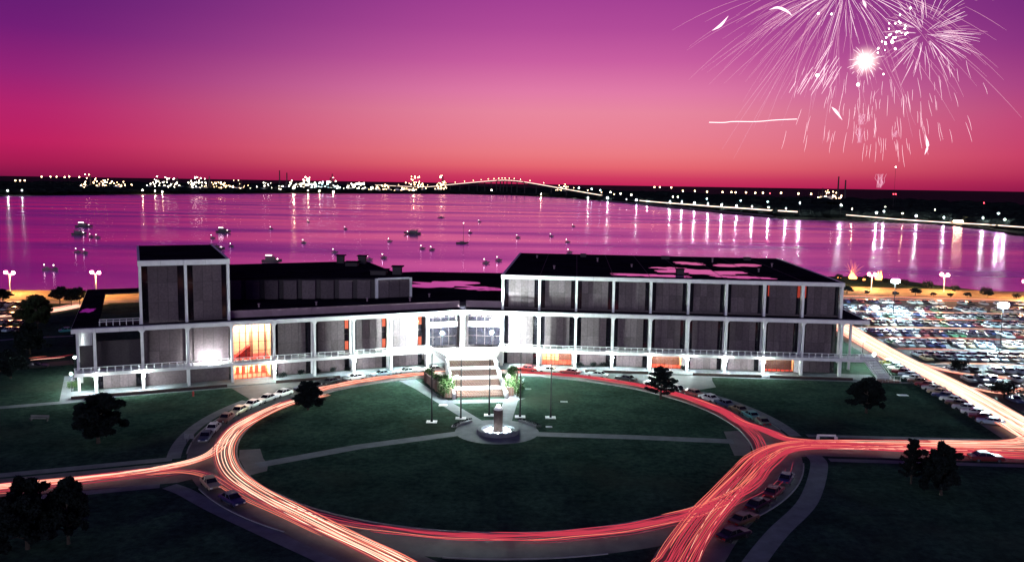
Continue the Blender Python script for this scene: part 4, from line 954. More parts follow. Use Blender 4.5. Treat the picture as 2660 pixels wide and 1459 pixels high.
for ri, y in enumerate(rows):
    x = 104.5 + max(0, (y - 190)) * .07 + 3; xm = min(y * .612 + 6, 230); ci = 0
    while x < xm:
        if RN.random() > .09:
            c = RN.choice(LOTCOL); up = 1 if ri % 2 else -1
            car('%s car, %s from the avenue in the %s lot row from the lakeshore' % (c, ordw(ci), ordw(ri)), c, Vector((x, y + RN.uniform(-.3, .3), .03)), up * math.pi / 2 + RN.uniform(-.04, .04), 'cars in the parking lot', full=False, sc=RN.uniform(.92, 1.06), name='lot_car'); ci += 1
        x += 2.85
for ri, (bx, by, n) in enumerate(((10, 793, 5), (22, 806, 6), (14, 822, 6), (8, 842, 5), (4, 860, 4))):
    p = G(bx, by)
    for i in range(n):
        c = RN.choice(LOTCOL); car('%s car, %s in the %s row of the far left lot' % (c, ordw(i), ordw(ri)), c, p + Vector((i * 2.9 - 3, -i * .2, .035)), math.radians(80 + RN.uniform(-6, 6)), 'cars in the far left lot', full=False, name='lot_car')
car('dark station wagon parked on the service road at the far left', 'black', G(96, 956), math.radians(12), 'cars on the service road', full=False)
car('pale teal car standing on the grass behind the left end', 'teal', G(178, 862), math.radians(40), 'cars on the service road', full=False)

# ------------------------------------------------------------------ boats
def hull_me(L, w, h):
    st_ = [(-L / 2, [(-w * .42, .1), (-w / 2, h), (w / 2, h), (w * .42, .1)]), (-L * .1, [(-w * .45, 0), (-w / 2, h), (w / 2, h), (w * .45, 0)]), (L * .28, [(-w * .3, .05), (-w * .42, h * 1.1), (w * .42, h * 1.1), (w * .3, .05)]), (L / 2, [(-.05, .5), (-.08, h * 1.4), (.08, h * 1.4), (.05, .5)])]
    return loft(st_)
def place(b, p, rz):
    m = Matrix.Rotation(rz, 4, 'Z'); b.v = [m @ v + p for v in b.v]; return b
darkhull = mat('dark_hull', (.04, .035, .045), .5); whitehull = mat('pale_hull', (.12, .11, .13), .5)
def boat(kind, label, px, py, L, rz=0.0):
    p = G(px, py, -1.5); p.z = -1.45; e = thing(kind, label, 'boat', p, 'boats on the lake')
    if kind == 'sailboat':
        place(hull_me(L, L * .3, 1.1), p, rz).build('hull', darkhull, e)
        place(MB().box((-L * .2, -.7, 1.1), (L * .15, .7, 1.7)), p, rz).build('cabin', darkhull, e)
        place(MB().tube([(L * .08, 0, 1), (L * .08, 0, L * 1.65)], [.14, .08], 6), p, rz).build('mast', M_['metal'], e)
        place(MB().tube([(L * .08, 0, 2.3), (-L * .4, 0, 2.2)], .1, 5), p, rz).build('boom', M_['metal'], e)
        place(MB().ball((L * .08, 0, L * 1.65), .3, 8, 5), p, rz).build('mast_light', E_['boatlamp'], e)
    elif kind == 'skiff':
        place(hull_me(L, L * .34, .8), p, rz).build('hull', whitehull, e)
        place(MB().box((-.6, -.5, .5), (.5, .5, 1.5)), p, rz).build('console', whitehull, e)
        place(MB().tube([(-L * .3, 0, .7), (-L * .3, 0, 2.3)], .05, 4), p, rz).build('light_pole', M_['metal'], e)
        place(MB().ball((-L * .3, 0, 2.5), .25, 8, 5), p, rz).build('stern_light', E_['boatlamp'], e)
    else:
        place(hull_me(L, L * .3, 1.5), p, rz).build('hull', darkhull, e)
        place(MB().prism([(-L * .32, -L * .11), (L * .1, -L * .11), (L * .18, 0), (L * .1, L * .11), (-L * .32, L * .11)], 1.4, 3.2), p, rz).build('cabin', darkhull, e)
        place(MB().box((-L * .36, -L * .13, 3.9), (L * .08, L * .13, 4.1)), p, rz).build('canopy', whitehull, e)
        for x in (-L * .33, L * .05):
            for y in (-L * .11, L * .11): place(MB().tube([(x, y, 3.1), (x, y, 3.9)], .08, 4), p, rz).build('canopy_post', M_['metal'], e)
        if kind == 'cabin_cruiser': place(MB().box((-L * .3, -L * .13, 4.12), (L * .02, -L * .1, 4.4)), p, rz).build('deck_light', E_['boatlamp'], e)
        place(MB().ball((L * .3, -L * .1, 2.2), .3, 8, 5), p, rz).build('bow_light', E_['boatlamp'], e)
boat('cabin_cruiser', 'lit cabin cruiser farthest left on the lake', 219, 590, 15, .1)
boat('work_boat', 'dark unlit boat just below the lit cruiser at far left', 206, 610, 11, .2)
boat('cabin_cruiser', 'dark cruiser with a lamp above the fly tower roof', 581, 604, 13, -.1)
boat('work_boat', 'dark boat peeping from behind the fly tower roof', 561, 650, 11, .3)
boat('cabin_cruiser', 'low boat with a bright canopy above the arena roof', 707, 682, 11, 0)
boat('work_boat', 'dark workboat with wheelhouse in the middle of the lake', 1071, 608, 15, math.pi)
boat('sailboat', 'farther small sailboat with bare mast', 1146, 566, 9, 0)
boat('sailboat', 'nearer sailboat with bare mast and masthead lamp', 1201, 633, 9.5, 0)
for i, (px, py) in enumerate(((203, 656), (222, 659), (122, 701), (144, 702), (238, 616), (254, 618), (602, 642), (553, 619), (705, 596), (801, 577), (998, 671), (870, 657), (960, 676), (1098, 647), (1123, 650), (1013, 628), (1263, 684), (1296, 678), (1222, 606), (1246, 577), (1433, 615), (1490, 589), (1346, 618), (1475, 630), (1480, 657), (898, 596), (790, 632))):
    boat('skiff', 'tiny lit skiff on the lake, %s of the small boats counted from left' % ordw([x for x in sorted((203, 222, 122, 144, 238, 254, 602, 553, 705, 801, 998, 870, 960, 1098, 1123, 1013, 1263, 1296, 1222, 1246, 1433, 1490, 1346, 1475, 1480, 898, 790))].index(px)), px, py, 4.2, RN.uniform(-.6, .6))

# ------------------------------------------------------------------ far shore: woods, bridge, plants and lamps
r = random.Random(5); v = []; f = []
ico = MB().ball((0, 0, 0), 1, 6, 4)
def blob(c, rx, rz):
    o = len(v); j = r.uniform(0, 6); ca, sa = math.cos(j), math.sin(j)
    for q in ico.v:
        k_ = r.uniform(.75, 1.2); v.append((c.x + (q.x * ca - q.y * sa) * rx * k_, c.y + (q.x * sa + q.y * ca) * rx * k_, c.z + q.z * rz * k_))
    for q in ico.f: f.append(tuple(o + t_ for t_ in q))
for i in range(3600):
    px = r.uniform(-260, 2900); ys = shoreY(min(max(px, -200), 2655)); Y = ys * (1.03 + r.random() ** 2.2 * 1.6) + 35
    d = ray(px, 520); X = Y * d.x / d.y; hh = r.uniform(5, 11) * (1 + .00005 * Y)
    if ys > 3000: hh *= .7
    blob(Vector((X, Y, .5 + hh * .5)), hh * r.uniform(.8, 1.5) * (1 + Y / 2500), hh * .62)
me = bpy.data.meshes.new('far_woods'); me.from_pydata(v, [], f); me.materials.append(M_['leafdark']); wd = bpy.data.objects.new('far_woods', me); COL.objects.link(wd)
tag(wd, 'dark mass of woods along the far shore', 'woods', kind='stuff')
for i, (px, py, w) in enumerate(((2300, 735, 10), (2350, 741, 9), (2410, 748, 8), (2250, 727, 9), (2480, 757, 9), (2560, 766, 10), (2640, 776, 9), (2180, 726, 8))):
    p = G(px, py, 0); shrub('%s dark waterside bush from the bonfire along the right shore' % ordw(i), 0, p, 2.2 + .5 * (i % 3), i, 'waterside bushes', 'waterside_bush', True)
bdk = [PY(*q) for q in ((975, 481, 5200), (1095, 486, 4600), (1170, 480, 4200), (1240, 473.5, 3900), (1290, 469.6, 3700), (1317, 469, 3600), (1363, 473.5, 3400), (1472, 492.5, 2950), (1580, 511, 2550), (1662, 521.5, 2350))]
bsp = spline(bdk, 6)
br = thing('highway_bridge', 'long arched highway bridge crossing the far end of the lake', 'bridge', (bdk[5].x, bdk[5].y, 0))
mb = MB(); n_ = len(bsp)
for p in bsp:
    mb.v += [Vector((p.x, p.y - 7, p.z - .5)), Vector((p.x, p.y + 7, p.z - .5)), Vector((p.x, p.y + 7, p.z - 4.5)), Vector((p.x, p.y - 7, p.z - 4.5))]
for i in range(n_ - 1):
    for q in range(4): mb.f.append((4 * i + q, 4 * i + (q + 1) % 4, 4 * i + 4 + (q + 1) % 4, 4 * i + 4 + q))
mb.build('deck', M_['bridge'], br)
for i in range(2, n_, 2): p = bsp[i]; MB().box((p.x - 2.2, p.y - 5, -2), (p.x + 2.2, p.y + 5, p.z - 4.4)).build('pier', M_['bridge'], br)
arch = [bdk[4].lerp(bdk[6], t_ / 10) + Vector((0, 0, 9 * math.sin(math.pi * t_ / 10) + (2 if 0 < t_ < 10 else 0))) for t_ in range(11)]
for dy in (-6, 6): MB().tube([p + Vector((0, dy, 0)) for p in arch], 1.0, 5).build('arch_rib', M_['bridge'], br)
for i in range(1, 10): MB().tube([arch[i] + Vector((0, -6, 0)), Vector((arch[i].x, arch[i].y - 6, arch[i].z - 9 * math.sin(math.pi * i / 10)))], .5, 4).build('hanger', M_['bridge'], br)
for i in range(3, n_ - 4, 2):
    p = bsp[i] + Vector((0, 4, 0)); lp = MB().tube([p, p + Vector((0, 0, 9))], .3, 4).build('lamp_pole', M_['metal'], br); MB().ball(p + Vector((0, 0, 10)), 1.1, 6, 4).build('lamp', E_['bulbwarm'] if i % 4 else E_['bulbwhite'], lp)
def far_lamp(label, px, py, Y, em, rad, group, zmin=3):
    p = PY(px, py, Y); p.z = max(p.z, zmin); g0 = Vector((p.x, p.y, .5)); e = thing('far_street_lamp', label, 'lamp', g0, group)
    MB().tube([g0, Vector((p.x, p.y, p.z - rad * .7))], .18, 5).build('pole', M_['metal'], e); MB().ball(p, rad, 8, 5).build('globe', E_[em], e, smooth=True)
z3 = [(1105, 330), (1207, 345), (1310, 345), (1393, 348), (1480, 362), (1572, 360), (1668, 368), (1768, 376), (1876, 376), (1990, 382), (2100, 385), (2222, 395), (2352, 402), (2485, 410)]
sh = [(1200 + x / 3.68, 420 + y / 3.68) for x, y in z3] + [(1860 + x / 3.22, 420 + y / 3.22) for x, y in ((48, 360), (172, 370), (302, 372), (440, 382), (585, 392), (700, 345), (1045, 362), (1140, 395), (1342, 425), (1405, 415), (1560, 430), (1675, 452), (1905, 465), (2235, 470), (2363, 432), (2415, 480))]
for i, (px, py) in enumerate(sh):
    Y = shoreY(px) + 14 + .012 * shoreY(px); far_lamp('%s white lamp from the bridge end along the right far shore road' % ordw(i), px, py, Y, 'shorelamp' if i not in (21, 24) else 'shorewarm', .62 * Y / 1500 * (1.25 if i in (3, 13, 14, 22, 25) else 1), 'lamps along the far shore road')
far_lamp('big amber lamp on the far shore below the middle of the bridge', 1405, 504, shoreY(1405) + 20, 'shorewarm', 1.5, 'amber shore lamps')
far_lamp('large bright lamp on the far left shore with long reflection', 763, 488, shoreY(763) + 20, 'shorewarm', 2.6, 'bright far left lamps')
far_lamp('left of two white lamps at the far left water edge', 20, 495, shoreY(20) + 15, 'shorelamp', .5, 'bright far left lamps')
far_lamp('right of two white lamps at the far left water edge', 57, 494, shoreY(57) + 15, 'shorelamp', .4, 'bright far left lamps')
for i, px in enumerate((370, 403, 422, 800, 830, 866, 1074)): far_lamp('%s dock lamp from the left at the far shore waterline' % ordw(i), px, 494 + (i % 3) * 2, shoreY(px) + 12, 'shorewarm', 1.3, 'dock lamps on the far shore')
for i, (px, py) in enumerate(((1700, 486), (1714, 486), (1744, 487), (1774, 496), (1805, 496), (1837, 498), (1877, 499), (1900, 499), (1911, 500), (1938, 500), (1962, 501), (1982, 501), (2029, 501), (2074, 503), (2107, 504))):
    far_lamp('%s orange lamp from the left in the row behind the right shore' % ordw(i), px, py, shoreY(px) + 900, 'bulbwarm', 1.9, 'orange lamps behind the right shore')
for i, (px, py) in enumerate(((40, 469), (52, 469), (64, 469), (108, 459), (131, 459), (147, 459), (168, 460), (180, 459), (206, 460), (4, 482))):
    far_lamp('%s amber lamp from the left on the far left skyline' % ordw(i), px, py, 3900, 'bulbwarm', 2.6, 'amber lamps on the left skyline')
for i, (px, py, em) in enumerate(((1504, 488, 'bulbteal'), (1537, 491, 'bulbteal'), (1559, 494, 'bulbteal'), (1586, 499, 'bulbwhite'), (1612, 503, 'bulbwhite'), (1640, 506, 'bulbwhite'), (1277, 494, 'bulbwhite'), (1748, 511, 'bulbwhite'), (1761, 512, 'bulbwhite'), (1836, 516, 'bulbteal'), (1924, 521, 'bulbteal'), (1994, 524, 'bulbteal'), (2164, 511, 'bulbwhite'), (2185, 511, 'bulbwhite'), (2300, 538, 'bulbwhite'), (2361, 558, 'bulbwhite'), (2429, 545, 'bulbwhite'), (2321, 504, 'bulbred'), (2327, 504, 'bulbred'), (2556, 527, 'bulbred'), (2000, 502, 'bulbred'))):
    far_lamp('%s scattered town light among the dark woods right of the bridge' % ordw(i), px, py, shoreY(px) + 350, em, 1.3 * shoreY(px) / 1600, 'scattered town lights on the right')
far_lamp('tall red-lit radio mast with a lamp on top on the right shore', 2327, 434, 1500, 'bulbwhite', 1.1, 'radio mast')
# refinery across the lake
def plant(label, px, w, ntow, hmax, nb, Y, em='bulbwhite', ytop=None, seed=1):
    rr = random.Random(seed); p = PY(px, 480, Y); p.z = .5; e = thing('refinery_plant', label, 'refinery', p, 'refinery plants across the lake')
    W2 = w / 2 * Y / FPX
    for k_ in range(ntow):
        x = p.x + rr.uniform(-W2, W2); y = p.y + rr.uniform(-60, 60); h = hmax * (1 if k_ == 0 else rr.uniform(.3, .75)); rd = rr.uniform(2.0, 4.5)
        tw = MB().lathe([(rd, 0), (rd, h * .7), (rd * .7, h * .72), (rd * .7, h)], (x, y, .5), 10).build('distillation_tower', M_['joint'], e)
        MB().lathe([(rd * 1.5, h * .69), (rd * 1.5, h * .72)], (x, y, .5), 10).build('platform', M_['joint'], tw)
    for k_ in range(3):
        x = p.x + rr.uniform(-W2, W2); y = p.y + rr.uniform(-90, -40); MB().lathe([(11, 0), (11, 9), (6, 11), (.5, 11.6)], (x, y, .5), 16).build('storage_tank', M_['white'], e)
    bm = MB()
    for k_ in range(int(nb * 1.8)):
        q = rr.random(); z = 4 + hmax * (rr.random() ** 3.2); bm.ball((p.x + rr.uniform(-1, 1) * W2 * 1.25 * (1 - .75 * min(1, z / hmax)), p.y + rr.uniform(-80, 20), z), 1.5 * rr.uniform(.7, 1.7) * Y / 4000, 5, 3)
    o = bm.build('plant_lights', E_[em], e); o['kind'] = 'stuff'
for i, (px, w, nt_, hm, nb, em) in enumerate(((250, 50, 3, 62, 26, 'bulbwarm'), (300, 60, 2, 38, 26, 'bulbwarm'), (440, 90, 4, 58, 40, 'bulbwhite'), (520, 40, 4, 66, 30, 'bulbwhite'), (575, 80, 3, 36, 34, 'bulbwarm'), (630, 40, 3, 46, 16, 'bulbwarm'), (700, 60, 3, 40, 18, 'bulbwhite'), (755, 50, 4, 52, 22, 'bulbwhite'), (803, 36, 3, 70, 26, 'bulbwhite'), (840, 70, 4, 50, 40, 'bulbteal'), (865, 30, 2, 74, 12, 'bulbwhite'), (935, 70, 3, 40, 40, 'bulbwhite'), (1000, 60, 2, 34, 20, 'bulbwarm'), (1079, 44, 3, 96, 40, 'bulbwarm'), (1148, 22, 2, 92, 22, 'bulbwarm'), (330, 40, 2, 30, 12, 'bulbwarm'))):
    plant('refinery plant of lit towers and tanks, %s from left across the lake' % ordw(sorted((250, 300, 440, 520, 575, 630, 700, 755, 803, 840, 865, 935, 1000, 1079, 1148, 330)).index(px)), px, w * 1.25, nt_, hm * .8, nb, 4000 + (i % 3) * 150 if px > 700 else 3300 + (i % 3) * 120, em, seed=i + 3)
plant('distant lit plant on the right skyline behind the falling sparks', 2150, 46, 4, 46, 22, 3600, 'bulbwarm', seed=40)
plant('low lit plant on the skyline just right of the bridge', 1465, 50, 2, 40, 24, 4400, 'bulbwarm', seed=41)
for i, (px, top, Y) in enumerate(((726, 443, 4000), (745, 449, 4000), (2179, 459, 3000), (2197, 468, 3000), (863, 452, 4050))):
    q = PY(px, top, Y); e = thing('chimney_stack', '%s thin dark chimney stack from the left on the skyline' % ordw([726, 745, 863, 2179, 2197].index(px)), 'chimney', (q.x, q.y, .5), 'chimney stacks'); MB().lathe([(3.4, 0), (2.2, q.z - 1), (2.6, q.z)], (q.x, q.y, .5), 10).build('shaft', M_['joint'], e); MB().lathe([(3.0, q.z - 4), (3.0, q.z - 3)], (q.x, q.y, .5), 10).build('platform', M_['joint'], e)
# shore pavilion lit at right
p = PY(2500, 560, shoreY(2500) + 40); p.z = .5; e = thing('shore_pavilion', 'small lit pavilion with glowing roof edge on the right far shore', 'pavilion', p)
MB().box((p.x - 14, p.y - 4, 4), (p.x + 14, p.y + 4, 4.8)).build('roof', M_['white'], e)
for dx in (-12, -6, 0, 6, 12): MB().box((p.x + dx - .3, p.y - 3.5, .5), (p.x + dx + .3, p.y - 2.9, 4)).build('post', M_['white'], e)
MB().box((p.x - 13, p.y - 4.3, 4.1), (p.x + 13, p.y - 4.05, 4.7)).build('light_band', E_['shorewarm'], e)
MB().box((p.x - 13, p.y + 2, .5), (p.x + 13, p.y + 2.3, 4)).build('back_wall', M_['orangewall'], e)

# ------------------------------------------------------------------ traffic light streaks (thin lines of light at lamp height)
def trail(label, centre, offs, z=.7, n=8, name='light_trail', raw=False):
    """centre: ground polyline; offs: (sideways metres, start, end, radius, material)"""
    pts = [Vector((p[0], p[1], 0)) for p in centre]; pts = pts if raw else spline(pts, n)
    e = thing(name, label, 'light trail', (pts[0].x, pts[0].y, 0), 'traffic light trails')
    m = len(pts)
    for k_, (of, a, b_, rad, em) in enumerate(offs):
        rr = random.Random(k_ * 7 + 1); ph = rr.uniform(0, 6.28); out = []
        for i in range(int(a * (m - 1)), max(int(b_ * (m - 1)), int(a * (m - 1)) + 2) + 1):
            i = min(i, m - 1)
            d = (pts[min(i + 1, m - 1)] - pts[max(i - 1, 0)]).normalized(); nn = Vector((-d.y, d.x, 0))
            out.append(pts[i] + nn * (of + .07 * math.sin(i * .16 + ph)) + Vector((0, 0, z + .06 * math.sin(i * .35 + ph))))
        L_ = len(out); rs = [.55 * rad * min(1, .25 + .75 * min(i, L_ - 1 - i) / 2.5) for i in range(L_)]
        MB().tube(out, rs, 6).build('streak', E_[em], e)
    return e
def arcp(r_, a0, a1, n): return [CP(r_, a0 + (a1 - a0) * i / n) for i in range(n + 1)]
def bundle(n, lo, hi, mix, rmin=.05, rmax=.13, seed=0, full=.5):
    rr = random.Random(seed); o = []
    n = int(n * 1.7)
    for i in range(n):
        a = 0 if rr.random() < full else rr.uniform(0, .5); b_ = 1 if rr.random() < full else rr.uniform(.55, 1)
        o.append((lo + (hi - lo) * (i + rr.uniform(.1, .9)) / n, a, b_, rr.uniform(rmin, rmax), rr.choice(mix)))
    return o
def gz(pxs): return [G(x, y, .7) for x, y in pxs]
trail('white-orange headlight streaks sweeping round the left curve and out at the bottom', gz([(846, 1022), (756, 1043), (672, 1078), (617, 1110), (587, 1146), (581, 1182), (602, 1227), (658, 1270), (748, 1319), (862, 1376), (982, 1432), (1050, 1467), (1110, 1500)]) + [(8, 76, 0), (13, 60, 0), (14, 20, 0), (14, -40, 0)],
      bundle(11, -1.7, 1.7, ['trail_hot', 'trail_w', 'trail_o', 'trail_w', 'trail_o', 'trail_p'], .05, .13, 3, .7))
trail('orange streaks leaving the left curve onto the west road', gz([(740, 1045), (660, 1082), (612, 1112), (580, 1150), (535, 1184), (440, 1211), (250, 1238), (0, 1264), (-160, 1282)]) + [(-110, 106, 0), (-138, 95, 0)], bundle(6, -1.1, 1.1, ['trail_w', 'trail_o', 'trail_w', 'trail_r'], .06, .12, 5, .7))
trail('red-orange streaks along the west road', [(-138, 92.5, 0), (-110, 103.5, 0)] + gz([(-160, 1286), (0, 1268), (200, 1247), (380, 1228), (470, 1218)]), bundle(11, -2.3, 2.5, ['trail_r', 'trail_o', 'trail_r', 'trail_p'], .05, .11, 8, .45))
trail('faint orange streaks joining from the west road to the lower left curve', gz([(380, 1230), (480, 1222), (545, 1235), (604, 1270), (680, 1307), (770, 1350), (850, 1385)]), bundle(5, -.9, .9, ['trail_o', 'trail_p', 'trail_o'], .04, .08, 9, .7))
trail('crimson streaks round the bottom of the circle', arcp(47.45, 226, 314, 14), [(-.9, 0, .5, .07, 'trail_o'), (-.2, 0, .45, .06, 'trail_p'), (.6, 0, 1, .07, 'trail_p'), (-1.3, .3, 1, .09, 'trail_r'), (.0, .36, 1, .14, 'trail_r'), (-.5, .42, 1, .12, 'trail_r'), (1.1, .5, 1, .1, 'trail_r'), (.3, .62, 1, .1, 'trail_r'), (-2.0, .55, .95, .06, 'trail_p'), (-.7, .2, 1, .08, 'trail_p'), (.15, .1, .9, .08, 'trail_r'), (-.1, .4, 1, .1, 'trail_r'), (-1.0, .5, 1, .09, 'trail_o'), (.8, .45, 1, .08, 'trail_r'), (.45, .3, 1, .1, 'trail_r')])
trail('broad red taillight streaks rising from the bottom right onto the east road', [(10, -40, 0), (10, 20, 0), (12, 66, 0)] + gz([(1735, 1500), (1758, 1455), (1788, 1402), (1828, 1345), (1880, 1288), (1930, 1235), (1978, 1188), (2045, 1160), (2150, 1154), (2400, 1166), (2700, 1182)]),
      bundle(20, -2.5, 2.5, ['trail_r', 'trail_r', 'trail_r', 'trail_o'], .05, .13, 12, .55))
trail('red streaks leaving the bottom of the circle toward the east', arcp(47.2, 300, 334, 5) + [(42.4, 132.5, 0), (47.5, 139.2, 0), (56, 143.2, 0)], bundle(7, -1.2, 1.4, ['trail_r', 'trail_r', 'trail_o'], .06, .12, 14, .6))
trail('yellow-orange twin line through the red lower right traffic', gz([(1800, 1455), (1822, 1400), (1850, 1345), (1888, 1294), (1930, 1240), (1985, 1184)]), [(-.7, 0, 1, .06, 'trail_w'), (.7, 0, .8, .05, 'trail_w')])
trail('thin magenta streaks bending into the parked cars at lower right', gz([(1900, 1322), (1949, 1296), (2000, 1269), (2038, 1232), (2052, 1196)]), [(-.5, .2, 1, .05, 'trail_r'), (.3, 0, .9, .05, 'trail_r')])
trail('red-orange streaks down the upper right curve of the circle', arcp(46.3, 84, 8, 10) + [(46.5, 150.5, 0), (49, 145.5, 0), (54, 143.6, 0)], bundle(12, -1.4, 1.4, ['trail_r', 'trail_o', 'trail_r', 'trail_r'], .05, .11, 15, .55))
trail('red streaks staying on the circle past the east junction', arcp(46.2, 24, -34, 9), bundle(6, -1.0, 1.0, ['trail_r', 'trail_p', 'trail_r'], .05, .1, 17, .6))
trail('pale orange streaks along the drive below the left wing', arcp(46.3, 98, 146, 12), bundle(9, -1.5, 1.4, ['trail_w', 'trail_o', 'trail_o'], .06, .11, 19, .9))
trail('pale orange streaks under the staircase bridge', arcp(46.3, 82, 100, 6), bundle(5, -1.2, 1.2, ['trail_o', 'trail_r'], .05, .08, 20, .9))
trail('orange and red streaks along the whole east road', [(54, 142.4, 0), (70, 142.8, 0), (84, 143.2, 0), (100, 143.4, 0)], bundle(16, -2.6, 3.0, ['trail_o', 'trail_r', 'trail_o', 'trail_w'], .05, .1, 21, .5))
trail('bright streaks turning from the avenue into the east road at the right edge', [(99.5, 172, 0), (97.6, 160, 0), (95, 150.4, 0), (91, 146.6, 0), (85, 145.4, 0), (74, 145.0, 0)], bundle(9, -1.5, 1.5, ['trail_w', 'trail_o', 'trail_w'], .07, .13, 23, .7))
trail('dense white-hot traffic streaks along the straight avenue', [(111, 305, 0), (106.8, 272, 0), (102.0, 227, 0), (99.8, 187, 0), (97.4, 162, 0), (95.5, 146, 0)], bundle(30, -4.2, 3.6, ['trail_hot', 'trail_hot', 'trail_w', 'trail_o'], .09, .19, 25, .8))
trail('orange-red streaks peeling off the avenue into the lot', [(104, 236, 0), (103.5, 216, 0), (107, 204, 0), (112, 199, 0), (119, 197.6, 0)], bundle(6, -1.3, 1.3, ['trail_o', 'trail_w', 'trail_r'], .06, .12, 27, .7))
trail('pale streaks curling round the lot island near the right edge', [(102, 196, 0), (103.5, 187, 0), (108, 182, 0), (114, 186, 0), (121, 190, 0)], bundle(4, -1, 1, ['trail_w', 'trail_o'], .05, .1, 29, .8))
for i, (y, a, b_, em) in enumerate(((337, 118, 206, 'trail_o'), (303.3, 116, 196, 'trail_w'), (286.6, 112, 180, 'trail_o'), (268.6, 109, 168, 'trail_w'), (250, 108, 156, 'trail_o'), (232, 106, 128, 'trail_o'), (213, 108, 134, 'trail_w'))):
    trail('%s thin streak from the lakeshore along the lot aisles' % ordw(i), [(a, y, 0), ((a + b_) / 2, y + .3, 0), (b_, y, 0)], [(-.7, 0, 1, .1, em), (.7, .1, .9, .1, em)], n=6)
trail('pale streaks on the lakeshore drive behind the lot', [(118, 346.5, 0), (160, 346, 0), (215, 341.8, 0)], [(-1.2, 0, 1, .14, 'trail_w'), (1.2, 0, 1, .12, 'trail_o')])
trail('white-hot streaks on the road at the far left edge', [(-190, 261, 0), (-176, 262, 0), (-163, 264, 0), (-153, 274, 0), (-149, 292, 0)], bundle(10, -3.2, 3.2, ['trail_w', 'trail_w', 'trail_o'], .12, .22, 31, .8))
trail('short pink streaks on the service road at the far left', [G(78, 941), G(110, 938), G(150, 934), G(192, 929)], [(-.8, 0, .8, .1, 'trail_w'), (.6, .2, 1, .08, 'trail_r'), (2.2, 0, .5, .08, 'trail_o')], n=5)
# traffic line over the bridge and along the far shore road
e = thing('light_trail', 'continuous line of headlights over the long bridge', 'light trail', (bsp[0].x, bsp[0].y, 0), 'traffic light trails')
E_['trail_far'] = emat('far_traffic', (1.0, .72, .6), 2.2, False)
MB().tube([p + Vector((0, -5, 1.2)) for p in bsp], 1.2, 5).build('streak', E_['trail_far'], e)
e = thing('light_trail', 'line of headlights along the right far shore road', 'light trail', (0, 0, 0), 'traffic light trails')
MB().tube([PY(x, y, shoreY(x) + 20) for x, y in ((1662, 521), (1720, 526), (1790, 531), (1860, 536.5), (1930, 541), (2000, 546), (2071, 550))], .9, 5).build('streak', E_['trail_far'], e)
MB().tube([PY(x, y, shoreY(x) + 18) for x, y in ((2198, 558), (2280, 565), (2340, 570), (2450, 577), (2560, 583), (2660, 590))], .6, 5).build('streak', E_['trail_far'], e)
# sea wall under the shore road
mbw = MB(); ws = [PY(x, 530, shoreY(x) + 6) for x in range(1560, 2035, 25)]
for i in range(len(ws) - 1):
    a, c = ws[i], ws[i + 1]; o = len(mbw.v); mbw.v += [Vector((a.x, a.y, -2)), Vector((c.x, c.y, -2)), Vector((c.x, c.y, 2.2)), Vector((a.x, a.y, 2.2)), Vector((a.x, a.y + 9, 2.2)), Vector((c.x, c.y + 9, 2.2))]; mbw.f += [(o, o + 1, o + 2, o + 3), (o + 3, o + 2, o + 5, o + 4)]
tag(mbw.build('sea_wall', M_['concrete'], loc=ws[0]), 'pale sea wall under the lamps of the far shore road', 'sea wall')

# ------------------------------------------------------------------ fireworks over the shore
FY = 430.0
fr = random.Random(77)
def streaks(e, items, em, rad):
    for pts in items:
        L_ = len(pts); rs = [rad * (.25 + .75 * math.sin(math.pi * min(1, (i + .6) / L_))) for i in range(L_)]
        MB().tube(pts, rs, 4).build('spark_trail', E_[em], e)
def willow(c, dirs, L0, L1, sag, em, rad, e, gap=.0):
    items = []
    for d in dirs:
        L = fr.uniform(L0, L1); a = fr.uniform(gap, gap + .5); z_ = fr.uniform(.75, 1); wv = fr.uniform(-.04, .04); pts = []
        for i in range(7):
            t_ = a + (z_ - a) * i / 6 if z_ > a + .1 else a + .2 * i / 6; pts.append(c + d * L * t_ + Vector((wv * L * math.sin(4 * t_), 0, 0)) + Vector((0, 0, -sag * L * t_ * t_)))
        items.append(pts)
    streaks(e, items, em, rad)
def dirsphere(n, zlo=-1, zhi=1, xlo=-1, xhi=1):
    o = []
    while len(o) < n:
        d = Vector((fr.gauss(0, 1), fr.gauss(0, 1), fr.gauss(0, 1))).normalized()
        if zlo <= d.z <= zhi and xlo <= d.x <= xhi: o.append(d)
    return o
c1 = PY(2195, -30, FY)
e = thing('firework_burst', 'huge drooping firework burst at the top right, long faint streaks', 'firework', c1, 'fireworks')
willow(c1, dirsphere(125, -.75, .45, -1, .25), 45, 96, .35, 'sparkdim', .06, e, .1)
willow(c1, dirsphere(60, -.5, .3, -.1, 1), 40, 88, .4, 'sparkdim', .06, e, .25)
willow(c1, dirsphere(45, -.9, .2), 18, 48, .25, 'spark', .07, e, .05)
MB().ball(c1 + Vector((-3, 0, 5.5)), 6.5, 14, 8, .8).build('flash', E_['flash'], e, smooth=True)
c2 = PY(2400, 88, FY - 15)
e = thing('firework_burst', 'dandelion-shaped white firework burst at the upper right', 'firework', c2, 'fireworks')
willow(c2, dirsphere(105), 15, 29, .1, 'spark', .07, e, .18)
willow(c2, dirsphere(40, -.9, .9), 20, 34, .2, 'sparkdim', .075, e, .4)
c3 = PY(2248, 158, FY)
e = thing('firework_burst', 'blazing white fireball with a soft glow among the sparks', 'firework', c3, 'fireworks')
MB().ball(c3, 2.3, 16, 10).build('flash', E_['flash'], e, smooth=True)
willow(c3, dirsphere(70), 5, 11, .15, 'spark', .1, e, .3)
gm_ = bpy.data.materials.new('fireball_glow'); gm_.use_nodes = True; t = gm_.node_tree; t.nodes.clear()
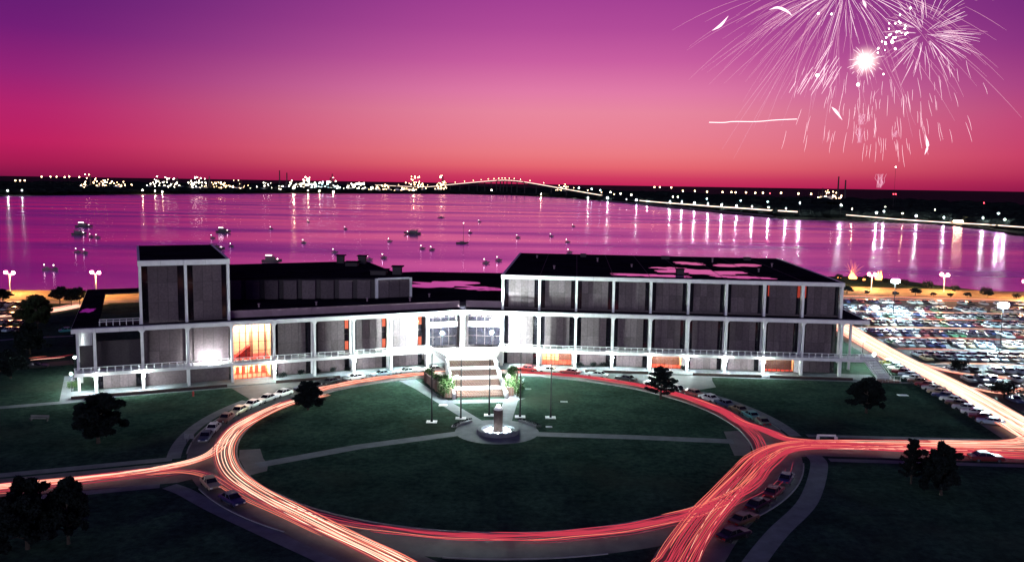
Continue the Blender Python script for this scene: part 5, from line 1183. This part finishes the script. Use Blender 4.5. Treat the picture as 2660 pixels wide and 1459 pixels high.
tcn = t.nodes.new('ShaderNodeTexCoord'); ln = t.nodes.new('ShaderNodeVectorMath'); ln.operation = 'LENGTH'; t.links.new(tcn.outputs['Object'], ln.inputs[0])
mr = t.nodes.new('ShaderNodeMapRange'); t.links.new(ln.outputs['Value'], mr.inputs[0]); mr.inputs[1].default_value = 0; mr.inputs[2].default_value = 10; mr.inputs[3].default_value = 1; mr.inputs[4].default_value = 0
pw = t.nodes.new('ShaderNodeMath'); pw.operation = 'POWER'; t.links.new(mr.outputs[0], pw.inputs[0]); pw.inputs[1].default_value = 3
ml = t.nodes.new('ShaderNodeMath'); ml.operation = 'MULTIPLY'; t.links.new(pw.outputs[0], ml.inputs[0]); ml.inputs[1].default_value = .55
em_ = t.nodes.new('ShaderNodeEmission'); em_.inputs[0].default_value = (1, .82, .62, 1); t.links.new(ml.outputs[0], em_.inputs[1])
ou = t.nodes.new('ShaderNodeOutputMaterial'); t.links.new(em_.outputs[0], ou.inputs['Volume'])
MB().ball(c3, 10, 16, 10).build('glow_halo', gm_, e, smooth=True)  # self-glowing volume fading outward, added as the soft glow around the fireball
c4 = PY(2250, 215, FY - 10)
e = thing('firework_burst', 'shower of short falling curved sparks below the fireball', 'firework', c4, 'fireworks')
items = []
for k_ in range(120):
    px = fr.gauss(2290, 125); py = fr.uniform(190, 400) - abs(px - 2280) * .25
    if not 1980 < px < 2560: continue
    p = PY(px, py, FY + fr.uniform(-35, 35)); sl_ = (px - 2240) / 900; L = fr.uniform(4, 11)
    items.append([p + Vector((sl_ * L * t_ * 1.2 + .5 * math.sin(3 * t_ + k_) * .6, 0, -L * t_ + .8 * sl_ * 0)) for t_ in (0, .25, .5, .75, 1)])
streaks(e, items, 'spark', .065)
c5 = PY(2130, 175, FY)
e = thing('firework_burst', 'small cross-hatched cluster of bright sparks left of the fireball', 'firework', c5, 'fireworks')
items = []
for k_ in range(26):
    p = c5 + Vector((fr.gauss(0, 6), fr.gauss(0, 4), fr.gauss(0, 6))); L = fr.uniform(4, 9); items.append([p + Vector((-.62 * L * t_, 0, -L * t_ - .5 * t_ * t_)) for t_ in (0, .33, .66, 1)])
streaks(e, items, 'spark', .11); MB().ball(c5 + Vector((-1, 0, -4)), .8, 8, 6).build('flash', E_['flash'], e)
for i, (px, py, rad) in enumerate(((2229, 220, 1.0), (2126, 36, .65), (2160, 37, .65), (2295, 193, .5))):
    q = PY(px, py, FY); tag(MB().ball(q, rad * .75, 10, 6).build('firework_star', E_['flash'], loc=q), 'bright round firework star, %s' % ('just below the fireball', 'left of a pair near the top', 'right of a pair near the top', 'small, right below the fireball')[i], 'firework', 'firework stars')
e = thing('firework_burst', 'cloud of tiny bright dots between fireball and dandelion burst', 'firework', PY(2320, 100, FY), 'fireworks')
for k_ in range(34):
    px = fr.gauss(2322, 24); q = PY(px, 70 + (2350 - px) * .75 + fr.gauss(0, 16), FY); MB().ball(q, fr.uniform(.28, .5), 6, 4).build('spark', E_['flash'], e)
for i, pl in enumerate((((1998, 26), (2020, 20), (2045, 30), (2058, 42)), ((1850, 80), (1872, 66), (1892, 42)), ((2160, 278), (2172, 290), (2188, 312)), ((2240, 0), (2246, 10), (2250, 22)), ((2404, 350), (2410, 378), (2402, 402)))):
    q = [PY(x, y, FY) for x, y in pl]; q = spline(q, 3); L_ = len(q); o = MB().tube(q, [.05 + .65 * math.sin(math.pi * k_ / (L_ - 1)) ** 1.3 for k_ in range(L_)], 8)
    tag(o.build('firework_comet', E_['spark'], loc=q[0]), 'pale comma-shaped comet flare, %s' % ('upper, left of the huge burst', 'farthest left in the sky', 'low, below the fireball', 'at the very top beside the bright flash', 'low at right above the skyline')[i], 'firework', 'comet flares')
for i, (px, py, n, w, h) in enumerate(((2236, 310, 16, 26, 26), (2232, 352, 12, 18, 36), (2285, 470, 14, 20, 34), (2325, 348, 8, 14, 16))):
    c = PY(px, py, FY); e = thing('smoke_wisp', 'pale wisp of spark smoke, %s' % ('highest under the fireball', 'second under the fireball', 'lowest, rising from the shore woods', 'small one at right under the fireball')[i], 'smoke', c, 'firework smoke wisps'); items = []
    for k_ in range(n):
        x = fr.gauss(0, w / 4); items.append([c + Vector(((x + fr.gauss(0, 2) * t_ - x * .6 * t_) * .2, fr.uniform(-2, 2), (-h / 2 + h * (1 - t_)) * .2)) for t_ in (0, .3, .6, 1)])
    streaks(e, items, 'sparkdim', .09)
# ground fountain and bonfire on the shore
p = G(2214, 724, 0); e = thing('ground_fountain', 'blazing firework fountain spraying sparks from the right shore', 'firework', p, 'fireworks')
b = MB()
for k_ in range(9):
    x = fr.uniform(-1.6, 1.6); h = fr.uniform(2.0, 6) * (1 - abs(x) / 3); b.lathe([(.5, 0), (.9, h * .3), (.5, h * .7), (.05, h)], p + Vector((x, fr.uniform(-.8, .8), 0)), 7)
o = b.build('flames', E_['flame'], e); o['kind'] = 'stuff'
items = []
for k_ in range(46):
    a = fr.gauss(0, .32); L = fr.uniform(3, 10); items.append([p + Vector((math.sin(a) * L * t_, 0, 1 + math.cos(a) * L * t_ - .25 * L * t_ * t_ * abs(math.sin(a)) * 2)) for t_ in (.25, .5, .75, 1)])
streaks(e, items, 'sparkred', .1)
for i, (px, py, s) in enumerate(((2282, 727, 1.5), (2245, 728, .4), (2180, 722, .5))):
    p = G(px, py, 0); e = thing('bonfire', '%s glowing fire on the dark shore near the firework fountain' % ('largest right-hand', 'small middle', 'faint left')[i], 'fire', p, 'shore fires'); b = MB()
    for k_ in range(6): h = fr.uniform(1.2, 3.2) * s; b.lathe([(.35 * s, 0), (.6 * s, h * .3), (.3 * s, h * .7), (.04, h)], p + Vector((fr.uniform(-1.4, 1.4) * s, 0, 0)), 7)
    o = b.build('flames', E_['flame'], e); o['kind'] = 'stuff'
    for k_ in range(3): MB().tube([p + Vector((-1.5 * s + k_ * .6, -.6, .1)), p + Vector((1.0 * s - k_ * .3, .5, .35))], .12, 5).build('log', M_['bark'], e)
q = [PY(1842, 318, 1100), PY(1880, 318.5, 1100), PY(1905, 316, 1100), PY(1965, 316, 1100), PY(2015, 312, 1100), PY(2070, 309.5, 1100)]
tag(MB().tube(spline(q, 5), .42, 6).build('aircraft_light_streak', E_['plane'], loc=q[0]), 'thin white streak of an aircraft crossing the sky left of the sparks', 'light trail')
